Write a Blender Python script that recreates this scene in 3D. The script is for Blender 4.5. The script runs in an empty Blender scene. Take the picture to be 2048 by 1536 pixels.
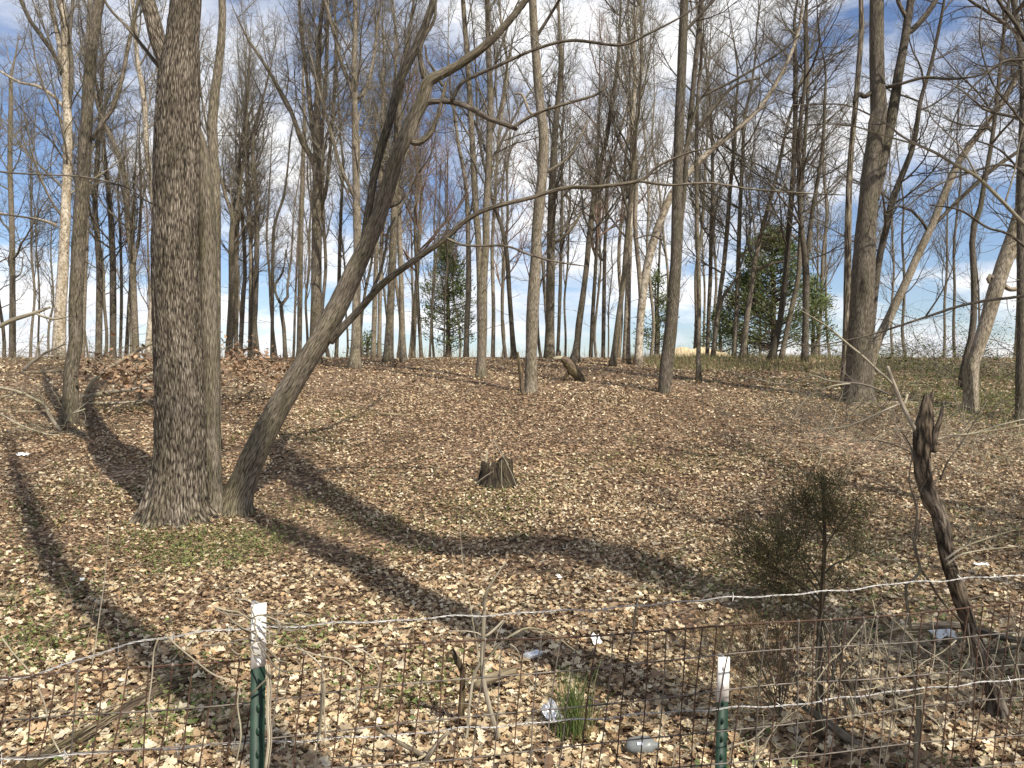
import bpy, math, random
import numpy as np

# ------------------------------------------------------------------ camera, sky, sun, exposure
SC = bpy.context.scene
COL = SC.collection
F = 1539.0          # focal length in pixels of the 2048-wide photograph
EYE = 2.1           # eye height above the low ground behind the fence
rng = np.random.default_rng(11)
random.seed(4)

cam = bpy.data.cameras.new('camera')
cam.sensor_width = 36.0
cam.lens = 36.0 * F / 2048.0
cam.clip_start = 0.05
cam.clip_end = 3000
camo = bpy.data.objects.new('camera', cam)
camo.location = (0, 0, EYE)
camo.rotation_euler = (math.radians(90), 0, 0)
COL.objects.link(camo)
SC.camera = camo

SUN_EL, SUN_AZ = 45.0, 38.0      # sun behind the camera, to its right
sv = np.array([math.sin(math.radians(SUN_AZ)) * math.cos(math.radians(SUN_EL)),
               -math.cos(math.radians(SUN_AZ)) * math.cos(math.radians(SUN_EL)),
               math.sin(math.radians(SUN_EL))])
sun = bpy.data.lights.new('sun', 'SUN')
sun.energy = 5.0
sun.angle = math.radians(0.55)
sun.color = (1.0, 0.93, 0.82)
suno = bpy.data.objects.new('sun', sun)
suno.rotation_euler = (math.radians(90 - SUN_EL), 0, math.radians(SUN_AZ))
suno.location = tuple(sv * 40)
COL.objects.link(suno)

W = bpy.data.worlds.new('World')
SC.world = W
W.use_nodes = True
nt = W.node_tree
nt.nodes.clear()


def nd(nt, typ, **kw):
    n = nt.nodes.new(typ)
    for k, v in kw.items():
        if k.startswith('i_'):
            key = k[2:]
            key = int(key) if key.isdigit() else key
            n.inputs[key].default_value = v
        else:
            setattr(n, k, v)
    return n


def lk(nt, a, ao, b, bi):
    nt.links.new(a.outputs[ao], b.inputs[bi])


def ramp(nt, stops, interp='LINEAR'):
    r = nt.nodes.new('ShaderNodeValToRGB')
    r.color_ramp.interpolation = interp
    el = r.color_ramp.elements
    while len(el) < len(stops):
        el.new(0.5)
    for e, (p, c) in zip(el, stops):
        e.position = p
        e.color = (c[0], c[1], c[2], 1) if len(c) == 3 else c
    return r


sky = nd(nt, 'ShaderNodeTexSky', sky_type='NISHITA', sun_disc=False)
sky.sun_elevation = math.radians(SUN_EL)
sky.sun_rotation = math.radians(180 - SUN_AZ)
sky.air_density = 1.0
sky.dust_density = 0.6
sky.ozone_density = 1.5
tc = nd(nt, 'ShaderNodeTexCoord')
sep = nd(nt, 'ShaderNodeSeparateXYZ')
lk(nt, tc, 'Generated', sep, 0)
zz = nd(nt, 'ShaderNodeMath', operation='MAXIMUM', i_1=0.0)
lk(nt, sep, 2, zz, 0)
za = nd(nt, 'ShaderNodeMath', operation='ADD', i_1=0.22)
lk(nt, zz, 0, za, 0)
dx = nd(nt, 'ShaderNodeMath', operation='DIVIDE')
dy = nd(nt, 'ShaderNodeMath', operation='DIVIDE')
lk(nt, sep, 0, dx, 0); lk(nt, za, 0, dx, 1)
lk(nt, sep, 1, dy, 0); lk(nt, za, 0, dy, 1)
cmb = nd(nt, 'ShaderNodeCombineXYZ', i_2=7.2)
lk(nt, dx, 0, cmb, 0); lk(nt, dy, 0, cmb, 1)
n1 = nd(nt, 'ShaderNodeTexNoise', i_Scale=1.25, i_Detail=9.0, i_Roughness=0.58, i_Distortion=0.35)
lk(nt, cmb, 0, n1, 'Vector')
cr = ramp(nt, [(0.44, (0, 0, 0)), (0.58, (1, 1, 1))])
lk(nt, n1, 'Fac', cr, 'Fac')
n2 = nd(nt, 'ShaderNodeTexNoise', i_Scale=2.6, i_Detail=6.0, i_Roughness=0.55)
lk(nt, cmb, 0, n2, 'Vector')
cc = ramp(nt, [(0.30, (6.4, 6.7, 7.4)), (0.56, (9.4, 9.4, 9.5))])
lk(nt, n2, 'Fac', cc, 'Fac')
skm = nd(nt, 'ShaderNodeMixRGB', blend_type='MULTIPLY', i_0=1.0)
skm.inputs[2].default_value = (0.98, 1.0, 1.12, 1)
lk(nt, sky, 0, skm, 1)
mx = nd(nt, 'ShaderNodeMixRGB')
lk(nt, cr, 0, mx, 0); lk(nt, skm, 0, mx, 1); lk(nt, cc, 0, mx, 2)
bg = nd(nt, 'ShaderNodeBackground', i_Strength=0.09)
lk(nt, mx, 0, bg, 0)
wo = nd(nt, 'ShaderNodeOutputWorld')
lk(nt, bg, 0, wo, 0)

SC.view_settings.view_transform = 'Standard'
SC.view_settings.look = 'None'
SC.view_settings.exposure = 0.5
SC.view_settings.gamma = 1.0
SC.view_settings.use_curve_mapping = False


# ------------------------------------------------------------------ helpers
def at(px, py, d):
    """the point seen at pixel (px, py) of the photograph, d metres ahead"""
    return np.array([(px - 1024.0) / F * d, d, EYE - (py - 768.0) / F * d])


_lat = rng.random((64, 64, 64)).astype(np.float32)


def vnoise(x, y, z=0.0):
    x, y, z = np.broadcast_arrays(np.asarray(x, float), np.asarray(y, float), np.asarray(z, float))
    xi, yi, zi = np.floor(x).astype(int), np.floor(y).astype(int), np.floor(z).astype(int)
    fx, fy, fz = x - xi, y - yi, z - zi
    fx, fy, fz = fx * fx * (3 - 2 * fx), fy * fy * (3 - 2 * fy), fz * fz * (3 - 2 * fz)
    r = 0
    for a in (0, 1):
        for b in (0, 1):
            for c in (0, 1):
                w = (fx if a else 1 - fx) * (fy if b else 1 - fy) * (fz if c else 1 - fz)
                r = r + w * _lat[(xi + a) % 64, (yi + b) % 64, (zi + c) % 64]
    return r * 2 - 1


_PD = np.array([-60, -5, 0, 1.5, 2.5, 3.6, 5, 6.5, 8, 9.5, 10.8, 12, 13.5, 15, 16.5, 18, 20, 22, 24, 27, 30, 33, 36, 40, 60, 150, 700.])
_PH = np.array([1.4, 1.55, 1.6, 1.66, 1.82, 2.03, 2.11, 2.11, 2.10, 2.05, 1.95, 1.80, 1.55, 1.2, .88, .58, .24, 0.0, -.16, -.52, -.83, -1.07, -1.2, -1.24, -1.1, .5, 9.])
_fd = np.linspace(-60, 700, 15200)
_fh = np.interp(_fd, _PD, _PH)
_k = np.hanning(29); _k /= _k.sum()
_fh = np.convolve(np.pad(_fh, 14, mode='edge'), _k, mode='valid')


def g(x, d):
    """ground height"""
    h = EYE - np.interp(d, _fd, _fh)
    near = np.clip(1 - np.abs(np.asarray(d) - 12) / 60, 0.15, 1)
    return h + near * (0.07 * vnoise(np.asarray(x) * .35 + 9, np.asarray(d) * .35) + 0.035 * vnoise(np.asarray(x) * 1.1, np.asarray(d) * 1.1 + 31))


def gpt(px, py, lo=3.0, hi=36.0):
    """where the ray through a pixel meets the ground"""
    ds = np.linspace(lo, hi, 1600)
    xs = (px - 1024) / F * ds
    dz = (EYE - (py - 768) / F * ds) - g(xs, ds)
    i = np.argmax(dz <= 0) if (dz <= 0).any() else len(ds) - 1
    return np.array([xs[i], ds[i], float(g(xs[i], ds[i]))])


def norm(a):
    return a / np.maximum(np.linalg.norm(a, axis=-1, keepdims=True), 1e-9)


def spline(p, m):
    p = np.asarray(p, float)
    n = len(p)
    if n == 2:
        t = np.linspace(0, 1, m)[:, None]
        return p[0] * (1 - t) + p[1] * t
    q = np.vstack([2 * p[0] - p[1], p, 2 * p[-1] - p[-2]])
    seg = np.linalg.norm(np.diff(p[:, :3], axis=0), axis=1)
    cum = np.concatenate([[0], np.cumsum(seg)])
    s = np.linspace(0, cum[-1], m)
    i = np.clip(np.searchsorted(cum, s, side='right') - 1, 0, n - 2)
    t = ((s - cum[i]) / np.maximum(seg[i], 1e-9))[:, None]
    a, b, c, d = q[i], q[i + 1], q[i + 2], q[i + 3]
    return .5 * (2 * b + (c - a) * t + (2 * a - 5 * b + 4 * c - d) * t ** 2 + (3 * b - a - 3 * c + d) * t ** 3)


class MB:
    """collects geometry, builds ONE mesh object"""
    def __init__(s):
        s.V, s.T, s.Q, s.C, s.B = [], [], [], [], []
        s.n = 0

    def add(s, V, T=None, Q=None, col=None, co=None):
        V = np.asarray(V, np.float32).reshape(-1, 3)
        s.V.append(V)
        if T is not None and len(T):
            s.T.append(np.asarray(T, np.int32).reshape(-1, 3) + s.n)
        if Q is not None and len(Q):
            s.Q.append(np.asarray(Q, np.int32).reshape(-1, 4) + s.n)
        s.B.append(np.asarray(co, np.float32).reshape(-1, 3) if co is not None else V)
        if col is None:
            col = np.full((len(V), 3), .5, np.float32)
        s.C.append(np.broadcast_to(np.asarray(col, np.float32), (len(V), 3)))
        s.n += len(V)

    def mesh(s, name, mat, smooth=True):
        me = bpy.data.meshes.new(name)
        V = np.concatenate(s.V)
        T = np.concatenate(s.T) if s.T else np.zeros((0, 3), np.int32)
        Q = np.concatenate(s.Q) if s.Q else np.zeros((0, 4), np.int32)
        me.vertices.add(len(V))
        me.vertices.foreach_set('co', V.ravel())
        me.loops.add(T.size + Q.size)
        me.loops.foreach_set('vertex_index', np.concatenate([T.ravel(), Q.ravel()]))
        me.polygons.add(len(T) + len(Q))
        st = np.concatenate([np.arange(len(T)) * 3, T.size + np.arange(len(Q)) * 4]).astype(np.int32)
        me.polygons.foreach_set('loop_start', st)
        a = me.attributes.new('bark_co', 'FLOAT_VECTOR', 'POINT')
        a.data.foreach_set('vector', np.concatenate(s.B).astype(np.float32).ravel())
        c = me.attributes.new('tint', 'FLOAT_COLOR', 'POINT')
        cc = np.concatenate(s.C)
        c.data.foreach_set('color', np.hstack([cc, np.ones((len(cc), 1), np.float32)]).astype(np.float32).ravel())
        me.update(calc_edges=True)
        if smooth:
            me.polygons.foreach_set('use_smooth', np.ones(len(T) + len(Q), bool))
        if mat:
            me.materials.append(mat)
        return me

    def build(s, name, mat, parent=None, smooth=True):
        return link(name, s.mesh(name, mat, smooth), parent)


def link(name, data, parent=None):
    o = bpy.data.objects.new(name, data)
    COL.objects.link(o)
    if parent is not None:
        o.parent = parent
    return o


def tag(o, label=None, cat=None, group=None, kind=None):
    if label: o['label'] = label
    if cat: o['category'] = cat
    if group: o['group'] = group
    if kind: o['kind'] = kind
    return o


def thing(name, label, cat, group=None, loc=(0, 0, 0)):
    o = bpy.data.objects.new(name, None)
    o.empty_display_size = .2
    o.location = loc
    COL.objects.link(o)
    return tag(o, label, cat, group)


def local(parts, root):
    """keeps world-built parts where they are under an Empty that stands at the thing's base"""
    off = np.array(root.location)
    for p in parts:
        p.location = tuple(np.array(p.location) - off)


def tubes(mb, P, R, s=4, apex=False, tint=None):
    """B tubes of n points each; apex: the last point closes to a tip"""
    P = np.asarray(P, float); R = np.asarray(R, float)
    if P.ndim == 2:
        P, R = P[None], R[None]
    B, n, _ = P.shape
    t = norm(np.gradient(P, axis=1))
    m = norm(P[:, -1] - P[:, 0])
    ref = np.where(np.abs(m[:, 2:3]) < .8, np.array([[0, 0, 1.]]), np.array([[0, 1., 0]]))[:, None, :]
    u = norm(np.cross(t, np.broadcast_to(ref, t.shape)))
    v = np.cross(t, u)
    a = np.linspace(0, 2 * np.pi, s, endpoint=False)
    ring = np.cos(a)[:, None] * u[:, :, None, :] + np.sin(a)[:, None] * v[:, :, None, :]
    V = P[:, :, None, :] + R[:, :, None, None] * ring
    ln = np.concatenate([np.zeros((B, 1)), np.cumsum(np.linalg.norm(np.diff(P, axis=1), axis=2), axis=1)], 1)
    r0 = R.max(1)
    off = rng.random((B, 1, 1)) * 50
    co = np.stack([np.broadcast_to(np.cos(a) * r0[:, None, None], (B, n, s)) + off,
                   np.broadcast_to(np.sin(a) * r0[:, None, None], (B, n, s)),
                   np.broadcast_to(ln[:, :, None], (B, n, s))], -1)
    k = np.arange(s); k2 = (k + 1) % s
    if apex:
        V = V[:, :-1].reshape(B, -1, 3); cq = co[:, :-1].reshape(B, -1, 3)
        V = np.concatenate([V, P[:, -1:]], 1); cq = np.concatenate([cq, co[:, -1, :1]], 1)
        nv = (n - 1) * s + 1
        rows = n - 2
        tri = np.stack([(n - 2) * s + k, (n - 2) * s + k2, np.full(s, nv - 1)], -1)
    else:
        V = V.reshape(B, -1, 3); cq = co.reshape(B, -1, 3)
        nv = n * s
        rows = n - 1
        tri = np.zeros((0, 3), int)
    q = (np.arange(rows)[:, None, None] * s + np.stack([k, k2, k2 + s, k + s], -1)[None]).reshape(-1, 4)
    o = (np.arange(B) * nv)[:, None, None]
    col = None
    if tint is not None:
        col = np.broadcast_to(np.asarray(tint, float).reshape(-1, 1, 3), (B, nv, 3)).reshape(-1, 3)
    mb.add(V.reshape(-1, 3), (tri[None] + o).reshape(-1, 3) if len(tri) else None, (q[None] + o).reshape(-1, 4) if len(q) else None, col, cq.reshape(-1, 3))


def limb_tube(mb, pts, rad, s, step, bump=0.0, flare=0.0, flare_h=.35, cap=True, lobes=5, knots=0):
    """a trunk or thick limb: smooth path, uneven girth, root flare at the foot"""
    pts = np.asarray(pts, float)
    L = np.linalg.norm(np.diff(pts, axis=0), axis=1).sum()
    m = max(4, int(L / step))
    q = spline(np.hstack([pts, np.asarray(rad, float)[:, None]]), m)
    P, R = q[:, :3], np.maximum(q[:, 3], .002)
    t = norm(np.gradient(P, axis=0))
    ref = np.array([0, 1., 0]) if abs(norm(P[-1] - P[0])[1]) < .8 else np.array([1., 0, 0])
    u = norm(np.cross(np.broadcast_to(ref, t.shape), t)); v = np.cross(t, u)
    a = np.linspace(0, 2 * np.pi, s, endpoint=False)
    ln = np.concatenate([[0], np.cumsum(np.linalg.norm(np.diff(P, axis=0), axis=1))])
    sd = rng.random() * 40
    A, Ln = np.meshgrid(a, ln)
    r0 = float(R.max())
    rr = R[:, None] * (1 + .07 * vnoise(np.cos(A) * 1.2 + sd, np.sin(A) * 1.2, Ln * 1.1 / max(r0 * 4, .3)))
    if bump:
        # vertical bark ridges: high frequency round the trunk, stretched along it
        f = 1 / .028
        c1, s1 = np.cos(A) * r0 * f, np.sin(A) * r0 * f
        w = 1 - np.abs(vnoise(c1 + sd, s1, Ln * 2.6))
        w2 = vnoise(c1 * 2.1, s1 * 2.1 + sd, Ln * 7)
        rr = rr + bump * (w * 1.6 - 1.35 + .6 * w2)
    if flare:
        ph = rng.random() * 6.28
        e = np.exp(-Ln / flare_h)
        rr = rr + R[:1][:, None] * flare * e * (.45 + .55 * np.cos(lobes * A + ph + .8 * np.sin(2 * A)) ** 2 * 1.4)
    for _ in range(knots):
        ka, kl = rng.random() * 6.28, rng.uniform(.15, .9) * ln[-1]
        dd = np.angle(np.exp(1j * (A - ka))) ** 2 * 6 + ((Ln - kl) / (r0 * 1.0)) ** 2
        rr = rr + r0 * .22 * np.exp(-dd * 2)
    V = P[:, None] + rr[..., None] * (np.cos(A)[..., None] * u[:, None] + np.sin(A)[..., None] * v[:, None])
    co = np.stack([np.cos(A) * r0 + sd, np.sin(A) * r0, Ln], -1)
    k = np.arange(s); k2 = (k + 1) % s
    Q = (np.arange(m - 1)[:, None, None] * s + np.stack([k, k2, k2 + s, k + s], -1)[None]).reshape(-1, 4)
    Vv, cv = V.reshape(-1, 3), co.reshape(-1, 3)
    T = None
    if cap:
        Vv = np.vstack([Vv, P[-1:] + t[-1:] * R[-1] * .6, P[:1]])
        cv = np.vstack([cv, [[0, 0, ln[-1]]], [[0, 0, 0]]])
        e = (m - 1) * s
        T = np.vstack([np.stack([e + k, e + k2, np.full(s, m * s)], -1), np.stack([k2, k, np.full(s, m * s + 1)], -1)])
    mb.add(Vv, T, Q, None, cv)
    return P, R


def px_path(path, d, dd=0.0):
    """[(x, y, width)] of the photograph at depth d (drifting by dd metres towards the end) -> points, radii"""
    n = len(path)
    P, R = [], []
    for i, p in enumerate(path):
        q = d + dd * i / max(1, n - 1)
        P.append(at(p[0], p[1], q))
        R.append(p[2] * .5 / F * q)
    return np.array(P), np.array(R)


# ------------------------------------------------------------------ materials
def new_mat(name):
    m = bpy.data.materials.new(name)
    m.use_nodes = True
    t = m.node_tree
    t.nodes.clear()
    o = t.nodes.new('ShaderNodeOutputMaterial')
    b = t.nodes.new('ShaderNodeBsdfPrincipled')
    t.links.new(b.outputs[0], o.inputs[0])
    b.inputs['Roughness'].default_value = .85
    b.inputs['Specular IOR Level'].default_value = .2
    return m, t, b


def bark(name, dark, mid, light, fx=38., fz=6., bump=.6, patch=(.9, .95, .8), contrast=(.32, .5, .68), dist=.012, edge=.35):
    m, t, b = new_mat(name)
    at_ = nd(t, 'ShaderNodeAttribute', attribute_name='bark_co')
    mp = nd(t, 'ShaderNodeMapping')
    mp.inputs['Scale'].default_value = (fx, fx, fz)
    lk(t, at_, 'Vector', mp, 0)
    n = nd(t, 'ShaderNodeTexNoise', i_Scale=1.0, i_Detail=5.0, i_Roughness=.62, i_Distortion=.4)
    lk(t, mp, 0, n, 'Vector')
    v = nd(t, 'ShaderNodeTexVoronoi', feature='DISTANCE_TO_EDGE', i_Scale=.8)
    lk(t, mp, 0, v, 'Vector')
    mm = nd(t, 'ShaderNodeMath', operation='MULTIPLY_ADD', i_1=edge, i_2=0.0)
    lk(t, v, 'Distance', mm, 0)
    ad = nd(t, 'ShaderNodeMath', operation='ADD')
    lk(t, n, 'Fac', ad, 0); lk(t, mm, 0, ad, 1)
    r = ramp(t, [(contrast[0], dark), (contrast[1], mid), (contrast[2], light)])
    lk(t, ad, 0, r, 'Fac')
    mp2 = nd(t, 'ShaderNodeMapping')
    mp2.inputs['Scale'].default_value = (3., 3., 1.3)
    lk(t, at_, 'Vector', mp2, 0)
    n2 = nd(t, 'ShaderNodeTexNoise', i_Scale=1.0, i_Detail=5.0, i_Roughness=.6)
    lk(t, mp2, 0, n2, 'Vector')
    r2 = ramp(t, [(.38, (1, 1, 1)), (.62, patch)])
    lk(t, n2, 'Fac', r2, 'Fac')
    mu = nd(t, 'ShaderNodeMixRGB', blend_type='MULTIPLY', i_0=1.0)
    lk(t, r, 0, mu, 1); lk(t, r2, 0, mu, 2)
    oi = nd(t, 'ShaderNodeObjectInfo')
    hs = nd(t, 'ShaderNodeHueSaturation')
    mr = nd(t, 'ShaderNodeMapRange', i_3=.8, i_4=1.2)
    lk(t, oi, 'Random', mr, 0)
    lk(t, mr, 0, hs, 'Value'); lk(t, mu, 0, hs, 'Color')
    lk(t, hs, 0, b, 'Base Color')
    bp = nd(t, 'ShaderNodeBump', i_Strength=bump, i_Distance=dist)
    lk(t, ad, 0, bp, 'Height')
    lk(t, bp, 0, b, 'Normal')
    return m


def flat(name, col, rough=.8, var=.25, scale=30., metallic=0., spec=.2):
    m, t, b = new_mat(name)
    tc = nd(t, 'ShaderNodeTexCoord')
    n = nd(t, 'ShaderNodeTexNoise', i_Scale=scale, i_Detail=4.0)
    lk(t, tc, 'Object', n, 'Vector')
    lo = tuple(c * (1 - var) for c in col); hi = tuple(min(1, c * (1 + var)) for c in col)
    r = ramp(t, [(.3, lo), (.7, hi)])
    lk(t, n, 'Fac', r, 'Fac')
    lk(t, r, 0, b, 'Base Color')
    b.inputs['Roughness'].default_value = rough
    b.inputs['Metallic'].default_value = metallic
    b.inputs['Specular IOR Level'].default_value = spec
    return m


def tinted(name, rough=.7, spec=.25, trans=0.0, nscale=60., lo=.75, hi=1.2):
    """colour from the per-piece tint attribute, broken up by noise"""
    m, t, b = new_mat(name)
    a = nd(t, 'ShaderNodeAttribute', attribute_name='tint')
    tc = nd(t, 'ShaderNodeTexCoord')
    n = nd(t, 'ShaderNodeTexNoise', i_Scale=nscale, i_Detail=3.0)
    lk(t, tc, 'Object', n, 'Vector')
    r = ramp(t, [(.3, (lo,) * 3), (.7, (hi,) * 3)])
    lk(t, n, 'Fac', r, 'Fac')
    mu = nd(t, 'ShaderNodeMixRGB', blend_type='MULTIPLY', i_0=1.0)
    lk(t, a, 'Color', mu, 1); lk(t, r, 0, mu, 2)
    lk(t, mu, 0, b, 'Base Color')
    b.inputs['Roughness'].default_value = rough
    b.inputs['Specular IOR Level'].default_value = spec
    if trans:
        tr = nd(t, 'ShaderNodeBsdfTranslucent')
        lk(t, mu, 0, tr, 0)
        ms = nd(t, 'ShaderNodeMixShader', i_0=trans)
        lk(t, b, 0, ms, 1); lk(t, tr, 0, ms, 2)
        out = [x for x in t.nodes if x.type == 'OUTPUT_MATERIAL'][0]
        lk(t, ms, 0, out, 0)
    return m


M = {}
M['big'] = bark('bark_furrowed', (.022, .017, .013), (.15, .122, .09), (.40, .35, .28), fx=50, fz=9, bump=1.0, patch=(.62, .62, .56), contrast=(.46, .62, .88), dist=.02, edge=.8)
M['gray'] = bark('bark_grey', (.04, .033, .025), (.165, .137, .103), (.35, .305, .24), fx=52, fz=8, bump=.7, patch=(.72, .74, .62), contrast=(.42, .60, .86), edge=.6)
M['pale'] = bark('bark_pale', (.07, .058, .043), (.225, .19, .145), (.44, .39, .31), fx=40, fz=9, bump=.6, patch=(.66, .66, .58), contrast=(.40, .58, .84), edge=.5)
M['white'] = bark('bark_white', (.10, .083, .062), (.34, .295, .23), (.58, .53, .44), fx=9, fz=9, bump=.4, patch=(.62, .58, .50), contrast=(.36, .5, .75))
M['dark'] = bark('bark_dark', (.035, .029, .023), (.12, .10, .078), (.25, .215, .17), fx=55, fz=8, bump=.8, patch=(.75, .78, .66), contrast=(.42, .62, .88), edge=.6)
M['shag'] = bark('bark_shaggy', (.05, .04, .03), (.22, .18, .135), (.50, .44, .35), fx=24, fz=2.6, bump=.9, patch=(.7, .7, .6), contrast=(.44, .58, .72))
M['dead'] = bark('dead_wood_bleached', (.13, .107, .08), (.31, .265, .205), (.48, .43, .35), fx=60, fz=5, bump=.4, contrast=(.36, .55, .8))
M['rot'] = bark('rotten_wood', (.03, .022, .016), (.12, .088, .06), (.33, .25, .17), fx=50, fz=5, bump=.9, patch=(.8, .85, .6), contrast=(.40, .58, .82))
M['log'] = bark('weathered_log', (.07, .05, .035), (.24, .185, .13), (.42, .35, .26), fx=45, fz=4, bump=.8, contrast=(.4, .57, .82))
M['snag'] = bark('snag_bark', (.025, .019, .014), (.17, .14, .11), (.37, .32, .26), fx=26, fz=9, bump=1.0, patch=(.55, .5, .42), contrast=(.44, .60, .84), edge=.6, dist=.02)
M['stump'] = bark('stump_wood', (.012, .009, .007), (.05, .037, .026), (.16, .12, .08), fx=50, fz=5, bump=.9, contrast=(.42, .6, .86))
M['twig'] = bark('twig_bark', (.06, .05, .04), (.125, .105, .084), (.24, .205, .165), fx=40, fz=5, bump=.2)
M['twigdark'] = bark('twig_bark_dark', (.04, .033, .028), (.085, .07, .058), (.17, .14, .115), fx=40, fz=5, bump=.2)
M['twigred'] = bark('twig_bark_red', (.09, .06, .05), (.17, .11, .092), (.30, .19, .16), fx=40, fz=5, bump=.2)
M['leaf'] = tinted('dead_leaf', rough=.62, spec=.3, trans=.12, nscale=45, lo=.7, hi=1.2)
M['needle'] = tinted('needle', rough=.7, spec=.2, trans=.1, nscale=8, lo=.7, hi=1.25)
M['blade'] = tinted('green_blade', rough=.55, spec=.3, trans=.25, nscale=10, lo=.8, hi=1.2)
M['stalk'] = tinted('dry_stalk', rough=.8, spec=.1, nscale=20)

# ground: leaf-sized cells of tan, brown and rust over dark soil
gm, t, b = new_mat('leaf_strewn_soil')
tcn = nd(t, 'ShaderNodeTexCoord')
vo = nd(t, 'ShaderNodeTexVoronoi', i_Scale=15.0, i_Randomness=1.0)
wv = nd(t, 'ShaderNodeTexNoise', i_Scale=22.0, i_Detail=2.0)
lk(t, tcn, 'Object', wv, 'Vector')
mixv = nd(t, 'ShaderNodeMixRGB', blend_type='ADD', i_0=.05)
lk(t, tcn, 'Object', mixv, 1); lk(t, wv, 'Color', mixv, 2)
lk(t, mixv, 0, vo, 'Vector')
sepc = nd(t, 'ShaderNodeSeparateColor')
lk(t, vo, 'Color', sepc, 0)
pal = ramp(t, [(0, (.06, .04, .028)), (.25, (.13, .085, .055)), (.5, (.27, .185, .12)), (.78, (.40, .29, .195)), (1, (.50, .39, .28))])
lk(t, sepc, 0, pal, 'Fac')
big = nd(t, 'ShaderNodeTexNoise', i_Scale=.35, i_Detail=5.0, i_Roughness=.6)
lk(t, tcn, 'Object', big, 'Vector')
rb = ramp(t, [(.35, (.8, .74, .66)), (.65, (1.1, 1.05, 1.0))])
lk(t, big, 'Fac', rb, 'Fac')
mg = nd(t, 'ShaderNodeMixRGB', blend_type='MULTIPLY', i_0=1.0)
lk(t, pal, 0, mg, 1); lk(t, rb, 0, mg, 2)
# soil shows between the leaves
n3 = nd(t, 'ShaderNodeTexNoise', i_Scale=9.0, i_Detail=6.0)
lk(t, tcn, 'Object', n3, 'Vector')
r3 = ramp(t, [(.46, (0, 0, 0)), (.6, (1, 1, 1))])
lk(t, n3, 'Fac', r3, 'Fac')
ms = nd(t, 'ShaderNodeMixRGB')
ms.inputs[2].default_value = (.10, .068, .046, 1)
lk(t, r3, 0, ms, 0); lk(t, mg, 0, ms, 1)
lk(t, ms, 0, b, 'Base Color')
bpn = nd(t, 'ShaderNodeBump', i_Strength=.9, i_Distance=.05)
lk(t, vo, 'Distance', bpn, 'Height')
lk(t, bpn, 0, b, 'Normal')
M['ground'] = gm

# ------------------------------------------------------------------ the setting: ground
xs = np.concatenate([np.arange(0, 11, .2), np.arange(11, 32, .7), np.arange(32, 90, 3.), [110, 150, 220, 340, 560]])
xs = np.concatenate([-xs[:0:-1], xs])
dsg = np.concatenate([[-60, -40, -25, -15, -10, -7, -5, -3.5, -2], np.arange(-1, 3, .4), np.arange(3, 16, .16), np.arange(16, 42, .45), np.arange(42, 120, 5.), [140, 190, 260, 360, 500, 690]])
GX, GD = np.meshgrid(xs, dsg)
GZ = g(GX, GD)
mb = MB()
nx, ny = len(xs), len(dsg)
ii = (np.arange(ny - 1)[:, None] * nx + np.arange(nx - 1)[None]).ravel()
mb.add(np.stack([GX, GD, GZ], -1).reshape(-1, 3), None, np.stack([ii, ii + 1, ii + 1 + nx, ii + nx], -1))
ground = mb.build('forest_floor', M['ground'])
tag(ground, 'leaf covered slope rising from the fence to the crest of the hill', None, None, 'structure')


# ------------------------------------------------------------------ trees
def shoots(P, D, L, R, n, up, wig, tip=.25):
    B = len(P)
    pts = np.zeros((B, n, 3)); pts[:, 0] = P
    dr = norm(D)
    st = (L / (n - 1))[:, None]
    upv = np.array([0, 0, 1.])
    for i in range(1, n):
        dr = norm(dr + upv * up + wig * rng.standard_normal((B, 3)))
        pts[:, i] = pts[:, i - 1] + dr * st
    rad = R[:, None] * np.linspace(1, tip, n)[None]
    return pts, rad


def kids(pts, rad, L, m, t0, t1, a0, a1, lf, rf, rmax):
    B, n, _ = pts.shape
    t = t0 + (t1 - t0) * ((np.arange(m)[None] + rng.random((B, m))) / m)
    f = t * (n - 1)
    i = np.clip(f.astype(int), 0, n - 2); w = (f - i)[..., None]
    bi = np.arange(B)[:, None]
    P = pts[bi, i] * (1 - w) + pts[bi, i + 1] * w
    tan = norm(pts[bi, i + 1] - pts[bi, i])
    r = rad[bi, i] * (1 - w[..., 0]) + rad[bi, i + 1] * w[..., 0]
    q = rng.standard_normal((B, m, 3))
    q = norm(q - (q * tan).sum(-1, keepdims=True) * tan)
    a = np.radians(rng.uniform(a0, a1, (B, m)))[..., None]
    D = np.cos(a) * tan + np.sin(a) * q
    Lk = L[:, None] * lf * (1.05 - .6 * t) * rng.uniform(.65, 1.25, (B, m))
    Rk = np.minimum(r * rf, rmax)
    return P.reshape(-1, 3), D.reshape(-1, 3), Lk.ravel(), np.maximum(Rk.ravel(), .0016)


CR = {
    'poplar': dict(m1=20, a1=(20, 42), up=.22, l1=.27, m2=8, m3=6, m4=4, start=.30),
    'maple': dict(m1=20, a1=(28, 52), up=.16, l1=.28, m2=8, m3=7, m4=4, start=.26),
    'spread': dict(m1=20, a1=(40, 70), up=.07, l1=.27, m2=8, m3=6, m4=4, start=.22),
    'slim': dict(m1=13, a1=(20, 45), up=.2, l1=.17, m2=7, m3=5, m4=4, start=.28),
    'near': dict(m1=14, a1=(30, 60), up=.1, l1=.25, m2=7, m3=5, m4=4, start=.5),
}


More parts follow.
